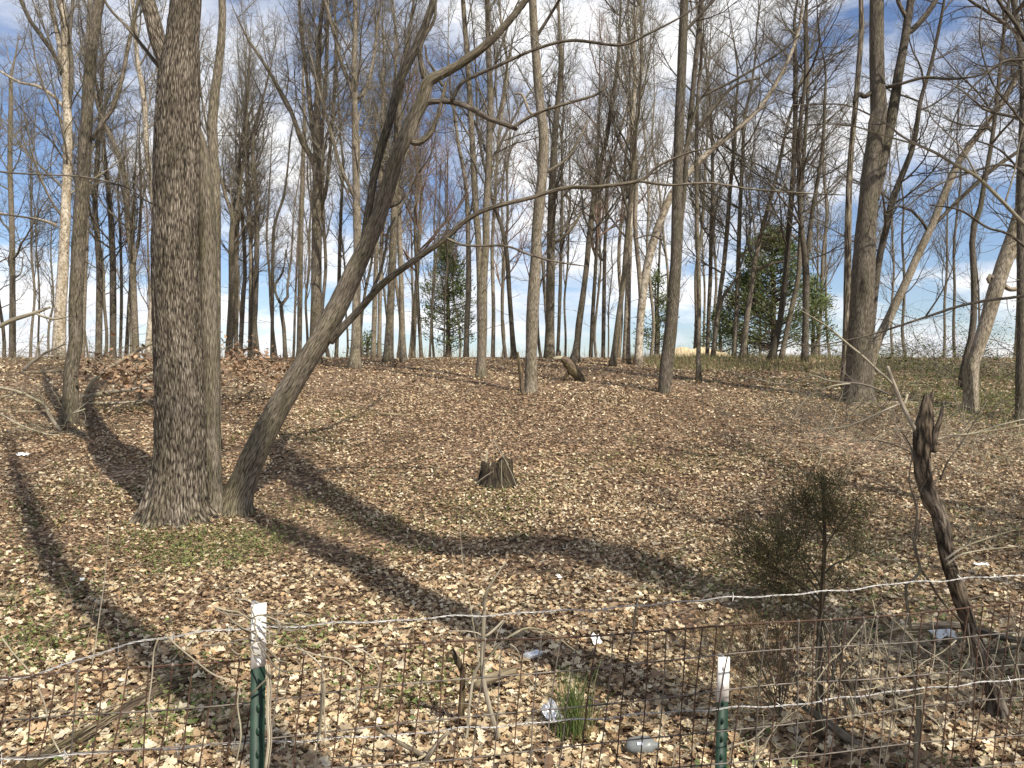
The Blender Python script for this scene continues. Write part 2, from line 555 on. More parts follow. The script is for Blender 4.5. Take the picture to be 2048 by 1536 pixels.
def crown(mb, srcs, c, k=1.0):
    """srcs: (points, radii, number of branches, t0, branch length)"""
    Ps, Ds, Ls, Rs = [], [], [], []
    for pts, rad, m, t0, l1 in srcs:
        if m < 1: continue
        P, D, L, R = kids(pts[None], rad[None], np.array([l1]), m, t0, .99, c['a1'][0], c['a1'][1], 1.0, .55, .09)
        R = np.minimum(R, .010 * L + .006)
        Ps.append(P); Ds.append(D); Ls.append(L); Rs.append(R)
    P, D, L, R = (np.concatenate(q) for q in (Ps, Ds, Ls, Rs))
    p1, r1 = shoots(P, D, L, R, 8, c['up'], .13, .2)
    tubes(mb, p1, r1, 4)
    P, D, L2, R = kids(p1, r1, L, c['m2'], .12, 1.0, 22, 55, .5, .6, .03)
    p2, r2 = shoots(P, D, L2, R, 5, c['up'] * .8, .16, .3)
    tubes(mb, p2, r2, 3)
    P, D, L3, R = kids(p2, r2, L2, c['m3'], .1, 1.0, 22, 60, .52, .65, .0085)
    p3, r3 = shoots(P, D, L3, R, 4, c['up'] * .7, .2, .4)
    tubes(mb, p3, r3, 3, apex=True)
    if c['m4']:
        P, D, L4, R = kids(p3, r3, L3, c['m4'], .1, 1.0, 22, 60, .6, .8, .0048)
        p4, r4 = shoots(P, D, L4, R, 2, .08, .1, .4)
        tubes(mb, p4, r4, 3, apex=True)


BRANCH = {}


def branch_mesh(ang, up, mat, L=4.0):
    mb = MB()
    a = math.radians(ang + rng.normal(0, 4))
    P = np.zeros((1, 3)); D = np.array([[math.sin(a), 0, math.cos(a)]])
    p1, r1 = shoots(P, D, np.array([L]), np.array([.042]), 10, up, .11, .16)
    tubes(mb, p1, r1, 5)
    P, D, L2, R = kids(p1, r1, np.array([L]), 11, .08, 1.0, 20, 58, .5, .62, .02)
    p2, r2 = shoots(P, D, L2, R, 6, up * .7, .15, .25)
    tubes(mb, p2, r2, 3)
    P, D, L3, R = kids(p2, r2, L2, 7, .1, 1.0, 20, 62, .52, .66, .0085)
    p3, r3 = shoots(P, D, L3, R, 4, up * .7, .2, .4)
    tubes(mb, p3, r3, 3, apex=True)
    P, D, L4, R = kids(p3, r3, L3, 6, .1, 1.0, 20, 62, .62, .8, .0052)
    p4, r4 = shoots(P, D, L4, R, 2, .08, .1, .4)
    tubes(mb, p4, r4, 3, apex=True)
    return mb.mesh('branch', M[mat])


def branches(root, srcs, kind, twig):
    """whole side branches set along a trunk or limb; each is an object, alike ones share their mesh"""
    off = np.array(root.location)
    ang, up = {'poplar': (27, .13), 'maple': (38, .11), 'spread': (56, .05), 'slim': (32, .12), 'near': (46, .07)}[kind]
    if (kind, twig) not in BRANCH:
        BRANCH[(kind, twig)] = [branch_mesh(ang + da, up, twig) for da in (-8, 0, 8, 14)]
    pool = BRANCH[(kind, twig)]
    for pts, rad, m, t0, l1 in srcs:
        n = len(pts)
        az0 = rng.random() * 6.28
        for j in range(m):
            t = t0 + (.985 - t0) * (j + rng.random()) / m
            f = t * (n - 1); i = min(int(f), n - 2); w = f - i
            p = pts[i] * (1 - w) + pts[i + 1] * w
            r = rad[i] * (1 - w) + rad[i + 1] * w
            L = l1 * (1.08 - .62 * t) * rng.uniform(.6, 1.3)
            s = min(L / 4.0, r * .85 / .042)
            s = max(s, .35 * L / 4.0)
            o = link('branch', pool[int(rng.integers(0, len(pool)))], root)
            o.location = tuple(p - off)
            tl = norm(pts[i + 1] - pts[i])
            o.rotation_euler = (rng.normal(0, .1), rng.normal(0, .1) + .25 * tl[0], az0 + j * 2.4 + rng.normal(0, .5))
            o.scale = (s * rng.uniform(.9, 1.15), s * rng.uniform(.9, 1.15), s)


def tree(name, label, d, path, mat='gray', H=21, kind='poplar', limbs=(), sides=12, step=.5, bump=0.0, flare=.35,
         group=None, twig='twig', cat='tree', k=1.0, lk_=None, dd=0.0, base_ground=True, start=None, lowbits=True, knots=2, crown_k=1.0):
    P, R = px_path(path, d, dd)
    gz = float(g(P[0, 0], P[0, 1]))
    if base_ground:
        if P[0, 2] > gz + .25:
            P = np.vstack([[P[0, 0] - (P[1, 0] - P[0, 0]) * .1, P[0, 1], gz - .15], P]); R = np.concatenate([[R[0] * 1.06], R])
        else:
            P[0, 2] = gz - .12
    # grow on past the frame to the full height
    n0 = len(P)
    dirv = norm(P[-1] - P[-2])
    z = P[-1, 2]
    r = R[-1]
    ext, er = [], []
    p = P[-1].copy()
    nst = max(3, int((H - z) / 1.4))
    for i in range(nst):
        dirv = norm(dirv * .9 + np.array([0, 0, .22]) + .08 * rng.standard_normal(3) * np.array([1, 1, .3]))
        p = p + dirv * 1.4
        ext.append(p.copy()); er.append(max(.018, r * (1 - (i + 1) / nst) ** .8))
    P = np.vstack([P, ext]); R = np.concatenate([R, er])
    base = (float(P[0, 0]), float(P[0, 1]), gz)
    root = thing(name, label, cat, group, base)
    parts = []
    mb = MB()
    tp, tr = limb_tube(mb, P, R, sides, step, bump=bump, flare=flare, flare_h=max(.15, R[0] * .85), knots=knots)
    parts.append(mb.build('trunk', M[mat], root))
    c = dict(CR[kind])
    if start is not None: c['start'] = start
    Ht = P[-1, 2] - gz
    srcs = [(tp, tr, int(c['m1'] * k), c['start'], c['l1'] * Ht)]
    for lb in limbs:
        o = {}
        if isinstance(lb, tuple) and len(lb) == 2 and isinstance(lb[1], dict):
            lb, o = lb
        lp, lr = px_path(lb, d + o.get('d0', 0.), o.get('dd', 0.))
        if o.get('grow'):
            dv = norm(lp[-1] - lp[-2]); q = lp[-1].copy(); rr = lr[-1]
            for i in range(int(o['grow'])):
                dv = norm(dv + np.array([0, 0, .15]) + .09 * rng.standard_normal(3)); q = q + dv
                lp = np.vstack([lp, q]); lr = np.append(lr, rr * (1 - (i + 1) / (o['grow'] + .3)))
        mb = MB()
        a, b2 = limb_tube(mb, lp, lr, max(6, sides // 2), step * .6)
        parts.append(mb.build('limb', M[o.get('mat', mat)], root))
        ll = np.linalg.norm(np.diff(a, axis=0), axis=1).sum()
        srcs.append((a, b2, o.get('m', max(3, int(ll * 1.5))), o.get('t0', .25), o.get('l', min(3.2, ll * .45))))
    mb = MB()
    if lowbits:   # a few thin dead side twigs low on the trunk
        Pk, Dk, Lk_, Rk = kids(tp[None], tr[None], np.array([1.4]), 6, .08, .4, 50, 95, 1., .2, .012)
        p1, r1 = shoots(Pk, Dk, Lk_, Rk, 6, .04, .2, .2)
        tubes(mb, p1, r1, 3, apex=True)
        Pk, Dk, Lk_, Rk = kids(p1, r1, Lk_, 4, .2, 1, 25, 60, .5, .6, .006)
        p1, r1 = shoots(Pk, Dk, Lk_, Rk, 4, .04, .2, .3)
        tubes(mb, p1, r1, 3, apex=True)
    if mb.n: parts.append(tag(mb.build('low_twigs', M[twig], root), kind='stuff'))
    local(parts, root)
    branches(root, srcs, kind, twig)
    return root


# --- the clump on the left
G1 = 'trunks growing from the big clump'
tree('tree', 'huge furrowed trunk of the clump in the left half, thickest tree in view', 10.9,
     [(352, 1052, 106), (352, 1010, 100), (356, 960, 98), (359, 900, 96), (359, 800, 95), (353, 650, 93), (350, 500, 90), (352, 400, 86), (355, 250, 82), (358, 150, 78), (366, 60, 62), (372, -20, 58), (380, -200, 52)],
     'big', H=22, kind='near', sides=120, step=.045, bump=.016, flare=.75, start=.62, lowbits=False, knots=3,
     limbs=[([(335, 130, 34), (318, 85, 32), (306, 40, 30), (292, -10, 29), (270, -120, 26)], dict(grow=5, m=5, t0=.6, mat='big'))])
tree('tree', 'slimmer straight stem pressed against the right side of the huge furrowed trunk', 11.15,
     [(424, 1040, 62), (421, 960, 46), (420, 850, 41), (419, 720, 38), (417, 600, 36), (415, 480, 34), (411, 380, 31), (405, 310, 25), (397, 270, 19), (380, 225, 10), (345, 168, 8), (307, 120, 7), (260, 60, 6), (219, 17, 5), (190, -40, 4)],
     'gray', H=9.0, kind='slim', sides=40, step=.08, bump=.008, flare=.12, k=.5, start=.85, lowbits=False,
     limbs=[([(401, 292, 14), (385, 270, 7), (370, 258, 6), (353, 256, 5), (335, 264, 4), (320, 285, 3)], dict(m=1, l=.4))])
tree('tree', 'thick trunk leaning hard to the right out of the clump, long low branch', 11.3,
     [(468, 1046, 66), (474, 1000, 56), (492, 950, 52), (518, 890, 49), (560, 810, 46), (602, 740, 43), (640, 680, 42), (680, 605, 40), (712, 535, 38), (736, 485, 33), (760, 425, 30), (780, 360, 30), (799, 300, 29), (826, 240, 28), (846, 200, 27), (856, 165, 24), (885, 148, 19), (920, 128, 17), (955, 103, 17), (990, 73, 15), (1038, 18, 13), (1080, -40, 11), (1150, -130, 9)],
     'gray', H=13.5, kind='near', sides=56, step=.07, bump=.008, flare=.45, start=.9, k=.5, lowbits=False, knots=4,
     limbs=[([(660, 682, 20), (685, 655, 16), (720, 618, 14), (765, 568, 14), (830, 520, 12), (890, 478, 11), (925, 446, 10), (965, 422, 9), (1010, 408, 8.5), (1060, 396, 8), (1130, 376, 8), (1200, 373, 7), (1280, 361, 7), (1312, 335, 5.5), (1345, 318, 4.5), (1385, 303, 3.5), (1425, 296, 2)], dict(dd=-1.2, m=7, t0=.35, l=.9)),
            ([(1278, 362, 6), (1340, 370, 5), (1420, 366, 4.5), (1500, 378, 4), (1600, 386, 3.2), (1690, 390, 2)], dict(d0=-.95, dd=-.6, m=5, l=.7)),
            ([(893, 477, 6), (932, 491, 5), (1010, 492, 4.5), (1055, 508, 4), (1110, 523, 3.5), (1175, 533, 2)], dict(d0=-.5, m=4, l=.6)),
            ([(742, 586, 6), (760, 545, 6), (770, 505, 5), (776, 465, 5), (790, 435, 4)], dict(m=3, l=.6)),
            ([(728, 475, 12), (732, 449, 14), (742, 390, 15), (752, 335, 16), (764, 290, 17), (778, 245, 17), (790, 200, 17), (803, 153, 17), (834, 90, 16), (856, 35, 15), (867, -5, 14), (872, -80, 12)], dict(mat='dark', grow=3, m=5, t0=.6)),  # upright limb in shade: that shade is put into its darker bark colour
            ([(842, 208, 14), (865, 203, 12), (905, 204, 11), (945, 218, 11), (975, 236, 10), (1005, 247, 9.5), (1033, 258, 9)], dict(mat='dark', m=2, l=.8)),
            ([(1026, 256, 7), (1048, 240, 7), (1085, 222, 6), (1130, 208, 5.5), (1195, 188, 4.5), (1216, 164, 3)], dict(d0=-.05, m=4, l=.7)),
            ([(903, 202, 8), (914, 180, 7), (926, 164, 7), (965, 145, 7), (1010, 125, 6.5), (1075, 97, 6), (1145, 81, 6), (1240, 90, 5.5), (1300, 66, 4.5), (1375, 26, 3.5), (1420, -10, 3)], dict(d0=-.05, dd=-.6, mat='dark', m=6, l=.9)),
            ([(850, 160, 13), (842, 125, 11), (840, 100, 10), (848, 75, 8), (868, 40, 6), (872, 0, 5)], dict(m=3, l=.8)),
            ([(818, 276, 10), (826, 285, 12), (842, 283, 13), (862, 264, 11), (875, 232, 9), (884, 200, 8), (892, 165, 6)], dict(m=3, l=.8)),
            ([(885, 172, 6), (868, 140, 6), (855, 120, 5), (850, 90, 4)], dict(m=2, l=.5)),
            ([(778, 415, 5), (800, 405, 5), (808, 385, 4), (798, 370, 3)], dict(m=1, l=.4))])

# --- single trees traced from the photograph: label, depth, trunk, bark, options
TR = [
    ('tall pale trunk half hidden behind the upper part of the stem beside the huge trunk', 14.6, [(428, 905, 26), (429, 600, 24), (430, 400, 22), (424, 245, 19), (432, 170, 18), (441, 100, 16), (445, 0, 14)], 'gray', dict(kind='near', start=.6, limbs=[[(434, 150, 8), (436, 140, 6), (428, 150, 5)]])),
    ('white barked tree with forked dark limbs at the left', 33., [(117, 722, 26), (121, 620, 22), (126, 540, 20), (130, 450, 19), (133, 380, 17), (136, 300, 17), (135, 230, 16), (131, 150, 14), (129, 60, 13), (122, 0, 12)], 'white',
     dict(kind='maple', limbs=[([(135, 225, 9), (141, 190, 9), (143, 120, 9), (139, 80, 8), (146, 0, 7)], dict(mat='dark', grow=3)), ([(125, 150, 10), (110, 112, 9), (85, 75, 9), (60, 40, 8), (42, 0, 8)], dict(mat='dark', grow=2)), ([(132, 222, 7), (110, 195, 6), (75, 172, 6), (40, 165, 5), (0, 142, 4)], dict(m=6)), ([(124, 130, 11), (116, 75, 10), (102, 10, 9)], dict(grow=3)), ([(124, 335, 5), (112, 452, 4)][::-1][:1] + [(118, 452, 5), (85, 440, 4), (30, 432, 3), (0, 425, 2)], dict(m=4))])),
    ('dark grey tree with a hollow low on its trunk, left of the big clump', 16.5, [(138, 868, 34), (141, 800, 29), (142, 740, 27), (150, 690, 26), (152, 600, 27), (158, 480, 26), (164, 380, 25), (171, 280, 23), (176, 190, 22), (184, 100, 20), (198, 0, 19), (215, -110, 17)], 'gray',
     dict(kind='near', sides=28, step=.14, bump=.006, limbs=[([(184, 280, 9), (205, 245, 9), (225, 215, 9), (243, 160, 8), (256, 95, 8), (268, 40, 7), (278, -5, 6)], dict(grow=2, m=3))])),
    ('bare tree standing far left at the edge of the wood', 44., [(25, 716, 13), (25, 600, 11), (24, 460, 10), (20, 330, 9), (22, 200, 8)], 'gray', dict(kind='spread')),
    ('pale slim tree mostly hidden behind the hollow grey tree', 36., [(163, 720, 12), (167, 600, 11), (172, 450, 11), (176, 300, 10), (172, 180, 11), (177, 90, 10), (180, 0, 9)], 'pale', {}),
    ('grey tree second to the right of the hollow grey tree', 38., [(197, 712, 13), (199, 560, 12), (195, 475, 11), (190, 410, 10), (196, 300, 9)], 'gray', dict(kind='maple')),
    ('dark greenish trunk between the hollow grey tree and the big clump', 37., [(226, 712, 13), (226, 560, 12), (224, 480, 11), (219, 400, 10), (208, 300, 8), (200, 200, 7)], 'dark', dict(kind='maple')),
    ('winding grey tree bending left as it rises, left of the big clump', 35.5, [(272, 706, 13), (268, 600, 12), (264, 510, 12), (255, 445, 11), (252, 365, 10), (233, 300, 9), (206, 240, 8), (190, 190, 7)], 'gray', dict(kind='maple', limbs=[([(268, 530, 7), (278, 470, 7), (282, 400, 6), (280, 320, 5)], dict(grow=3))])),
    ('pale trunk just left of the huge furrowed trunk, bending left at the top', 34., [(297, 706, 15), (305, 600, 13), (310, 480, 12), (309, 420, 11), (303, 376, 11), (294, 307, 10), (288, 200, 10), (274, 115, 9), (270, 50, 8)], 'white', {}),
    ('slender dark sapling in the gap left of the big clump', 40., [(240, 712, 6), (243, 600, 6), (241, 480, 5), (236, 380, 4)], 'dark', dict(kind='slim', H=15)),
    ('thin leaning trunk crossing behind the winding grey tree', 37., [(252, 712, 8), (258, 620, 8), (262, 560, 7), (268, 420, 6)], 'gray', dict(kind='slim', H=16)),
    ('leftmost of the thin forked trees between the clump and the leaning trunk', 38., [(457, 714, 15), (463, 600, 13), (463, 480, 11), (466, 435, 10), (452, 395, 7), (440, 350, 6)], 'gray', dict(limbs=[([(466, 440, 7), (474, 410, 7), (482, 360, 6), (490, 290, 5)], dict(grow=4))])),
    ('thin grey trunk standing close to the leftmost forked tree', 39., [(472, 714, 9), (472, 600, 9), (474, 470, 9), (478, 380, 8), (480, 300, 6)], 'gray', {}),
    ('thin pale stem leaning left at its foot, right of the clump', 40., [(480, 714, 9), (486, 600, 9), (490, 540, 8), (486, 450, 7)], 'pale', dict(kind='spread', H=18)),
    ('right one of the twin grey stems behind the leaning trunk, nearest the curly tree', 38.5, [(504, 714, 11), (511, 600, 10), (514, 500, 9), (513, 420, 9), (506, 320, 8)], 'dark', {}),
    ('thin pale stem of the twins left of the dark straight pole', 38.8, [(499, 714, 8), (502, 560, 8), (500, 460, 7), (494, 400, 6)], 'pale', {}),
    ('dark slender pole bending right at the top, left of the curly tree', 36., [(544, 716, 7.5), (545, 600, 7), (546, 500, 6.5), (548, 455, 6), (558, 420, 5.5), (567, 395, 5), (575, 340, 4)], 'dark', dict(kind='slim', H=17)),
    ('small curly tree with a wavy fork against the sky', 37., [(571, 716, 9), (568, 660, 8), (562, 610, 8), (573, 598, 6), (577, 585, 6), (575, 570, 5), (582, 520, 4), (585, 470, 3.5)], 'gray', dict(kind='slim', H=15.5, limbs=[([(562, 608, 6), (552, 590, 5), (550, 570, 5), (560, 555, 4.5), (568, 535, 3.5), (572, 500, 3)], dict(m=5))])),
    ('straight greyish green pole right of the curly tree', 35., [(598, 718, 11), (600, 600, 10), (602, 480, 9), (604, 400, 9), (607, 290, 8)], 'gray', dict(kind='slim')),
    ('large grey tree behind the leaning trunk fanning into many upright limbs', 29., [(629, 735, 27), (632, 640, 23), (633, 540, 21), (634, 440, 20), (634, 345, 18), (634, 260, 15), (636, 160, 12), (640, 60, 9)], 'gray',
     dict(sides=16, k=1.3, limbs=[([(632, 345, 12), (622, 312, 11), (604, 285, 10), (592, 250, 9), (580, 218, 9), (562, 185, 8), (545, 155, 7), (524, 120, 6), (500, 85, 5)], dict(grow=2, m=8)), ([(636, 330, 9), (645, 250, 8), (652, 150, 8), (655, 50, 7)], dict(grow=4, m=8)), ([(634, 330, 8), (622, 240, 8), (612, 140, 7), (600, 30, 6)], dict(grow=4, m=8)), ([(640, 420, 9), (652, 380, 8), (660, 300, 7), (668, 200, 7), (672, 80, 6)], dict(grow=3, m=6))])),
    ('thin straight trunk right behind the leaning trunk', 39., [(672, 716, 8), (677, 600, 8), (680, 480, 7), (684, 380, 6)], 'gray', dict(kind='slim')),
    ('pale trunk with a swollen foot crossed by the low leaning branch', 27., [(708, 742, 27), (711, 690, 19), (713, 600, 17), (715, 500, 16), (713, 400, 15), (711, 280, 14), (709, 190, 13)], 'pale',
     dict(sides=16, limbs=[([(707, 195, 9), (697, 160, 9), (684, 130, 8), (672, 80, 8), (655, 20, 7)], dict(grow=3)), ([(712, 200, 7), (728, 185, 7), (740, 150, 6), (752, 80, 6), (760, 10, 5)], dict(grow=3)), ([(714, 405, 8), (700, 375, 8), (680, 330, 7), (666, 280, 7), (655, 240, 6)], dict(grow=3))])),
    ('left pale trunk of a row of three slim trees right of the leaning trunk', 36., [(746, 714, 11), (750, 600, 10), (753, 500, 9), (758, 400, 9), (764, 280, 8)], 'pale', {}),
    ('middle trunk of the three slim trees right of the leaning trunk', 37., [(758, 714, 9), (760, 600, 8), (763, 500, 8), (766, 380, 7)], 'pale', {}),
    ('brown grey trunk with a thick foot beside the pale slim trees', 31., [(776, 730, 21), (780, 640, 16), (784, 540, 15), (788, 440, 14), (793, 330, 13), (798, 220, 11)], 'gray', dict(sides=14)),
    ('pale straight trunk with a swollen foot left of the far cedar', 31.5, [(807, 727, 15), (804, 640, 11), (801, 520, 10), (798, 410, 10), (795, 300, 9), (790, 180, 8)], 'pale', {}),
    ('grey trunk in the gap left of the far cedar', 38., [(826, 715, 9), (830, 620, 9), (835, 540, 8), (840, 440, 7)], 'gray', dict(kind='maple', twig='twigred')),
    ('slim trunk leaning left just left of the far cedar', 37., [(843, 716, 8), (837, 620, 7), (833, 540, 7), (830, 440, 6)], 'gray', dict(kind='maple', twig='twigred')),
    ('thin crooked sapling in front of the far cedar, left side', 35., [(859, 716, 4.5), (864, 620, 4), (868, 580, 4), (875, 500, 3)], 'dark', dict(kind='slim', H=12)),
    ('very thin upright sapling in the middle of the far cedar', 35., [(888, 716, 3.5), (890, 600, 3.5), (895, 500, 3)], 'dark', dict(kind='slim', H=12)),
    ('pale trunk standing on the right side of the far cedar', 38., [(932, 712, 12), (934, 640, 11), (937, 580, 11), (937, 500, 10), (934, 400, 9)], 'pale', {}),
    ('grey tree with two parallel stems left of the middle', 24., [(961, 762, 25), (963, 720, 19), (964, 650, 21), (964, 575, 21), (972, 490, 14), (972, 425, 14), (977, 340, 13), (979, 270, 13), (981, 205, 12), (977, 100, 11), (975, 0, 10)], 'gray',
     dict(sides=18, step=.25, limbs=[([(961, 590, 14), (957, 490, 13), (952, 425, 13), (947, 330, 12), (942, 240, 11), (936, 140, 11), (926, 0, 9)], dict(grow=4, m=9)), ([(980, 270, 6), (1000, 220, 6), (1010, 160, 5), (1020, 100, 4)], dict(m=4))])),
    ('thin trunk leaning left between the twin stemmed tree and the middle tree', 33., [(1029, 722, 14), (1024, 660, 10), (1019, 590, 9), (1014, 510, 8.5), (1004, 455, 8), (990, 415, 7), (978, 370, 6)], 'dark', dict(kind='slim')),
    ('straight light grey tree in the middle beside a dark leaning stub', 20., [(1061, 794, 27), (1062, 740, 24), (1064, 650, 24.5), (1067, 590, 25), (1071, 525, 22), (1073, 470, 21), (1079, 410, 22), (1085, 340, 21), (1087, 273, 20), (1080, 210, 19), (1072, 110, 17), (1066, 20, 16), (1062, -80, 15)], 'pale',
     dict(sides=30, step=.12, bump=.004, kind='near', limbs=[([(1082, 235, 6), (1060, 225, 6), (1045, 190, 5), (1030, 188, 4)], dict(m=1, l=.5)), ([(1093, 345, 6), (1130, 320, 6), (1160, 275, 5), (1175, 240, 4)], dict(m=4))])),
    ('stout dark grey trunk right of the middle tree on the crest', 34., [(1098, 722, 23), (1100, 640, 18), (1101, 540, 17), (1103, 440, 16), (1106, 340, 14), (1112, 240, 12)], 'gray', dict(sides=14, kind='maple', limbs=[([(1104, 490, 7), (1125, 475, 6), (1145, 455, 6), (1160, 430, 5)], dict(m=4))])),
    ('thin dark pole on the crest left of the curved trunk', 36., [(1115, 715, 7), (1119, 620, 7), (1122, 520, 7), (1124, 400, 6)], 'dark', dict(kind='maple')),
    ('curved trunk swinging right as it rises behind the uprooted log', 30., [(1148, 733, 22), (1154, 690, 14), (1159, 640, 13), (1166, 590, 12), (1174, 525, 11), (1180, 460, 11), (1187, 400, 10), (1200, 330, 10), (1214, 270, 9), (1225, 200, 8), (1235, 130, 7)], 'gray', dict(kind='maple', sides=14)),
    ('dark sapling just right of the curved trunk', 37., [(1181, 716, 8), (1186, 620, 8), (1192, 520, 7), (1196, 420, 7)], 'dark', dict(kind='maple', twig='twigred')),
    ('slim far trunk between the curved trunk and the three pale trunks', 39., [(1206, 715, 8), (1208, 600, 8), (1210, 480, 7)], 'gray', dict(kind='maple')),
    ('dark trunk leaning right, left one of the three beside the pale fork', 28.5, [(1224, 736, 16), (1230, 690, 11), (1238, 630, 11), (1247, 560, 10), (1252, 500, 10), (1257, 440, 10), (1264, 370, 9), (1270, 280, 8)], 'gray', dict(kind='maple')),
    ('smooth pale trunk between the dark leaning trunk and the pale fork', 29.5, [(1253, 731, 17), (1254, 660, 14), (1256, 580, 12), (1259, 500, 11), (1262, 410, 10), (1264, 300, 9)], 'white', dict(kind='maple')),
    ('pale forked tree whose right stem leans far over to the right', 29., [(1276, 732, 19), (1279, 670, 15), (1285, 595, 16), (1294, 535, 17), (1306, 485, 16), (1322, 440, 15), (1345, 385, 14), (1378, 345, 12), (1420, 302, 11), (1470, 262, 10), (1520, 214, 9), (1556, 160, 8), (1585, 100, 7)], 'white',
     dict(kind='spread', sides=16, H=15, start=.5, limbs=[([(1283, 600, 12), (1279, 550, 10), (1274, 500, 9), (1270, 440, 9), (1272, 380, 8), (1270, 290, 7)], dict(grow=6, m=9, mat='pale')), ([(1350, 376, 9), (1372, 300, 8), (1400, 250, 8), (1465, 175, 6), (1520, 155, 5)], dict(mat='dark', m=6))])),
    ('tall dark double trunk with a broad foot right of the middle', 20.2, [(1328, 796, 25), (1330, 740, 22), (1340, 655, 22), (1346, 590, 22), (1350, 530, 20), (1353, 440, 20), (1356, 330, 20), (1360, 210, 19), (1365, 100, 18), (1369, 0, 17), (1374, -100, 15)], 'dark',
     dict(sides=26, step=.15, bump=.006, kind='near', limbs=[([(1336, 770, 14), (1348, 650, 14), (1356, 540, 13), (1361, 450, 12), (1369, 370, 11), (1377, 270, 10), (1386, 180, 10), (1398, 60, 10), (1404, -20, 9)], dict(d0=.35, grow=4, m=6, t0=.5)), ([(1362, 330, 6), (1395, 210, 6), (1420, 185, 5), (1470, 160, 5), (1560, 105, 4), (1600, 70, 3)], dict(m=5)), ([(1325, 480, 5), (1300, 470, 4), (1270, 478, 3)], dict(m=3, l=.8))])),
    ('straight slim dark pole right of the dark double trunk', 23., [(1397, 770, 11.5), (1397, 700, 9.5), (1398, 620, 9), (1397, 530, 8.5), (1394, 440, 8), (1393, 330, 7.5), (1395, 200, 7)], 'gray', dict(kind='slim')),
    ('thin trunk standing before the sand heap, left one of the pair', 36., [(1414, 714, 8), (1418, 612, 8), (1421, 550, 8), (1422, 480, 8), (1425, 380, 7), (1424, 280, 6)], 'gray', dict(kind='maple')),
    ('trunk with a forked right arm rising beside the sand heap', 33.5, [(1425, 718, 10), (1434, 637, 9), (1441, 580, 9), (1447, 537, 9), (1454, 462, 9), (1460, 380, 8), (1470, 280, 7)], 'gray', dict(kind='spread', limbs=[([(1437, 630, 6), (1448, 590, 6), (1468, 565, 5), (1482, 530, 4)], dict(grow=3, m=6))])),
    ('grey trunk in front of the left edge of the near cedar', 34., [(1467, 718, 10), (1474, 610, 9), (1477, 510, 9), (1480, 420, 8), (1486, 300, 7)], 'gray', dict(kind='spread')),
    ('trunk leaning right in front of the near cedar', 33., [(1484, 720, 13), (1494, 637, 11), (1504, 567, 10), (1514, 503, 9), (1527, 450, 9), (1538, 410, 8), (1556, 340, 7), (1572, 260, 6)], 'gray', dict(kind='spread', limbs=[([(1512, 540, 6), (1540, 528, 6), (1580, 520, 5), (1600, 500, 4)], dict(m=5))])),
    ('dark trunk rising through the middle of the near cedar', 31., [(1541, 726, 17), (1557, 660, 12), (1567, 590, 12), (1575, 510, 11), (1580, 430, 11), (1588, 320, 10), (1591, 200, 9), (1590, 100, 8)], 'dark', dict(kind='spread', sides=14)),
    ('paler trunk leaning right behind the dark trunk in the near cedar', 31.6, [(1561, 722, 12), (1574, 660, 10), (1586, 605, 10), (1597, 550, 9), (1601, 460, 9), (1604, 360, 8)], 'gray', dict(kind='spread')),
    ('forked dark tree at the right edge of the near cedar', 30., [(1609, 728, 15), (1611, 660, 13), (1612, 590, 13), (1611, 525, 13), (1605, 475, 10), (1601, 425, 10), (1598, 340, 9), (1602, 230, 8)], 'dark', dict(kind='spread', sides=14, limbs=[([(1612, 530, 10), (1619, 475, 10), (1625, 425, 9), (1634, 370, 8), (1646, 290, 7), (1650, 200, 6)], dict(grow=4, m=8))])),
    ('shaggy pale trunk close to the left of the big right tree', 21., [(1688, 760, 18), (1690, 720, 13), (1693, 642, 13), (1695, 560, 14), (1696, 460, 13), (1699, 350, 12), (1703, 290, 11), (1712, 200, 10), (1722, 70, 10), (1722, 0, 9)], 'shag', dict(sides=18, step=.18, bump=.006, kind='near', start=.55)),
    ('big dark forked tree at the right, thickest on that side', 19., [(1716, 812, 58), (1717, 760, 50), (1719, 700, 47), (1723, 622, 45), (1728, 521, 43), (1733, 440, 37), (1741, 342, 34), (1750, 285, 33), (1757, 222, 31), (1754, 150, 28), (1753, 80, 27), (1753, 0, 26), (1756, -110, 24)], 'dark',
     dict(sides=48, step=.09, bump=.009, kind='near', start=.6, limbs=[([(1750, 400, 16), (1762, 335, 22), (1773, 280, 22), (1783, 235, 21), (1791, 190, 19), (1797, 150, 18), (1808, 88, 16), (1815, 45, 15), (1822, 0, 14), (1832, -70, 12)], dict(grow=3, m=5, t0=.7)), ([(1812, 68, 11), (1826, 58, 12), (1842, 42, 11), (1858, 22, 11), (1873, -5, 10), (1890, -60, 8)], dict(grow=2, m=4)), ([(1812, 35, 8), (1802, 15, 8), (1796, 0, 8), (1794, -30, 6)], dict(m=2)), ([(1748, 180, 9), (1730, 193, 10), (1718, 188, 9), (1708, 205, 8)], dict(m=1, l=.5)), ([(1772, 175, 7), (1800, 168, 6), (1850, 155, 6), (1900, 158, 5), (1960, 150, 4), (2010, 125, 3)], dict(dd=-1.5, m=6, l=1.2))])),
    ('yellowish trunk leaning right out from behind the big right tree', 23., [(1738, 745, 20), (1755, 682, 17), (1776, 640, 17), (1794, 602, 16), (1814, 560, 15), (1831, 521, 15), (1846, 490, 14), (1860, 460, 14), (1882, 405, 14), (1905, 350, 14), (1929, 305, 13), (1980, 239, 12), (2016, 188, 10), (2040, 140, 9)], 'pale', dict(kind='spread', sides=18, H=15, start=.55, limbs=[([(1868, 450, 7), (1930, 388, 8), (1990, 335, 8), (2048, 295, 7), (2090, 260, 6)], dict(mat='dark', m=6)), ([(1860, 470, 6), (1835, 430, 6), (1800, 412, 5), (1770, 425, 4)], dict(mat='dark', m=4))])),
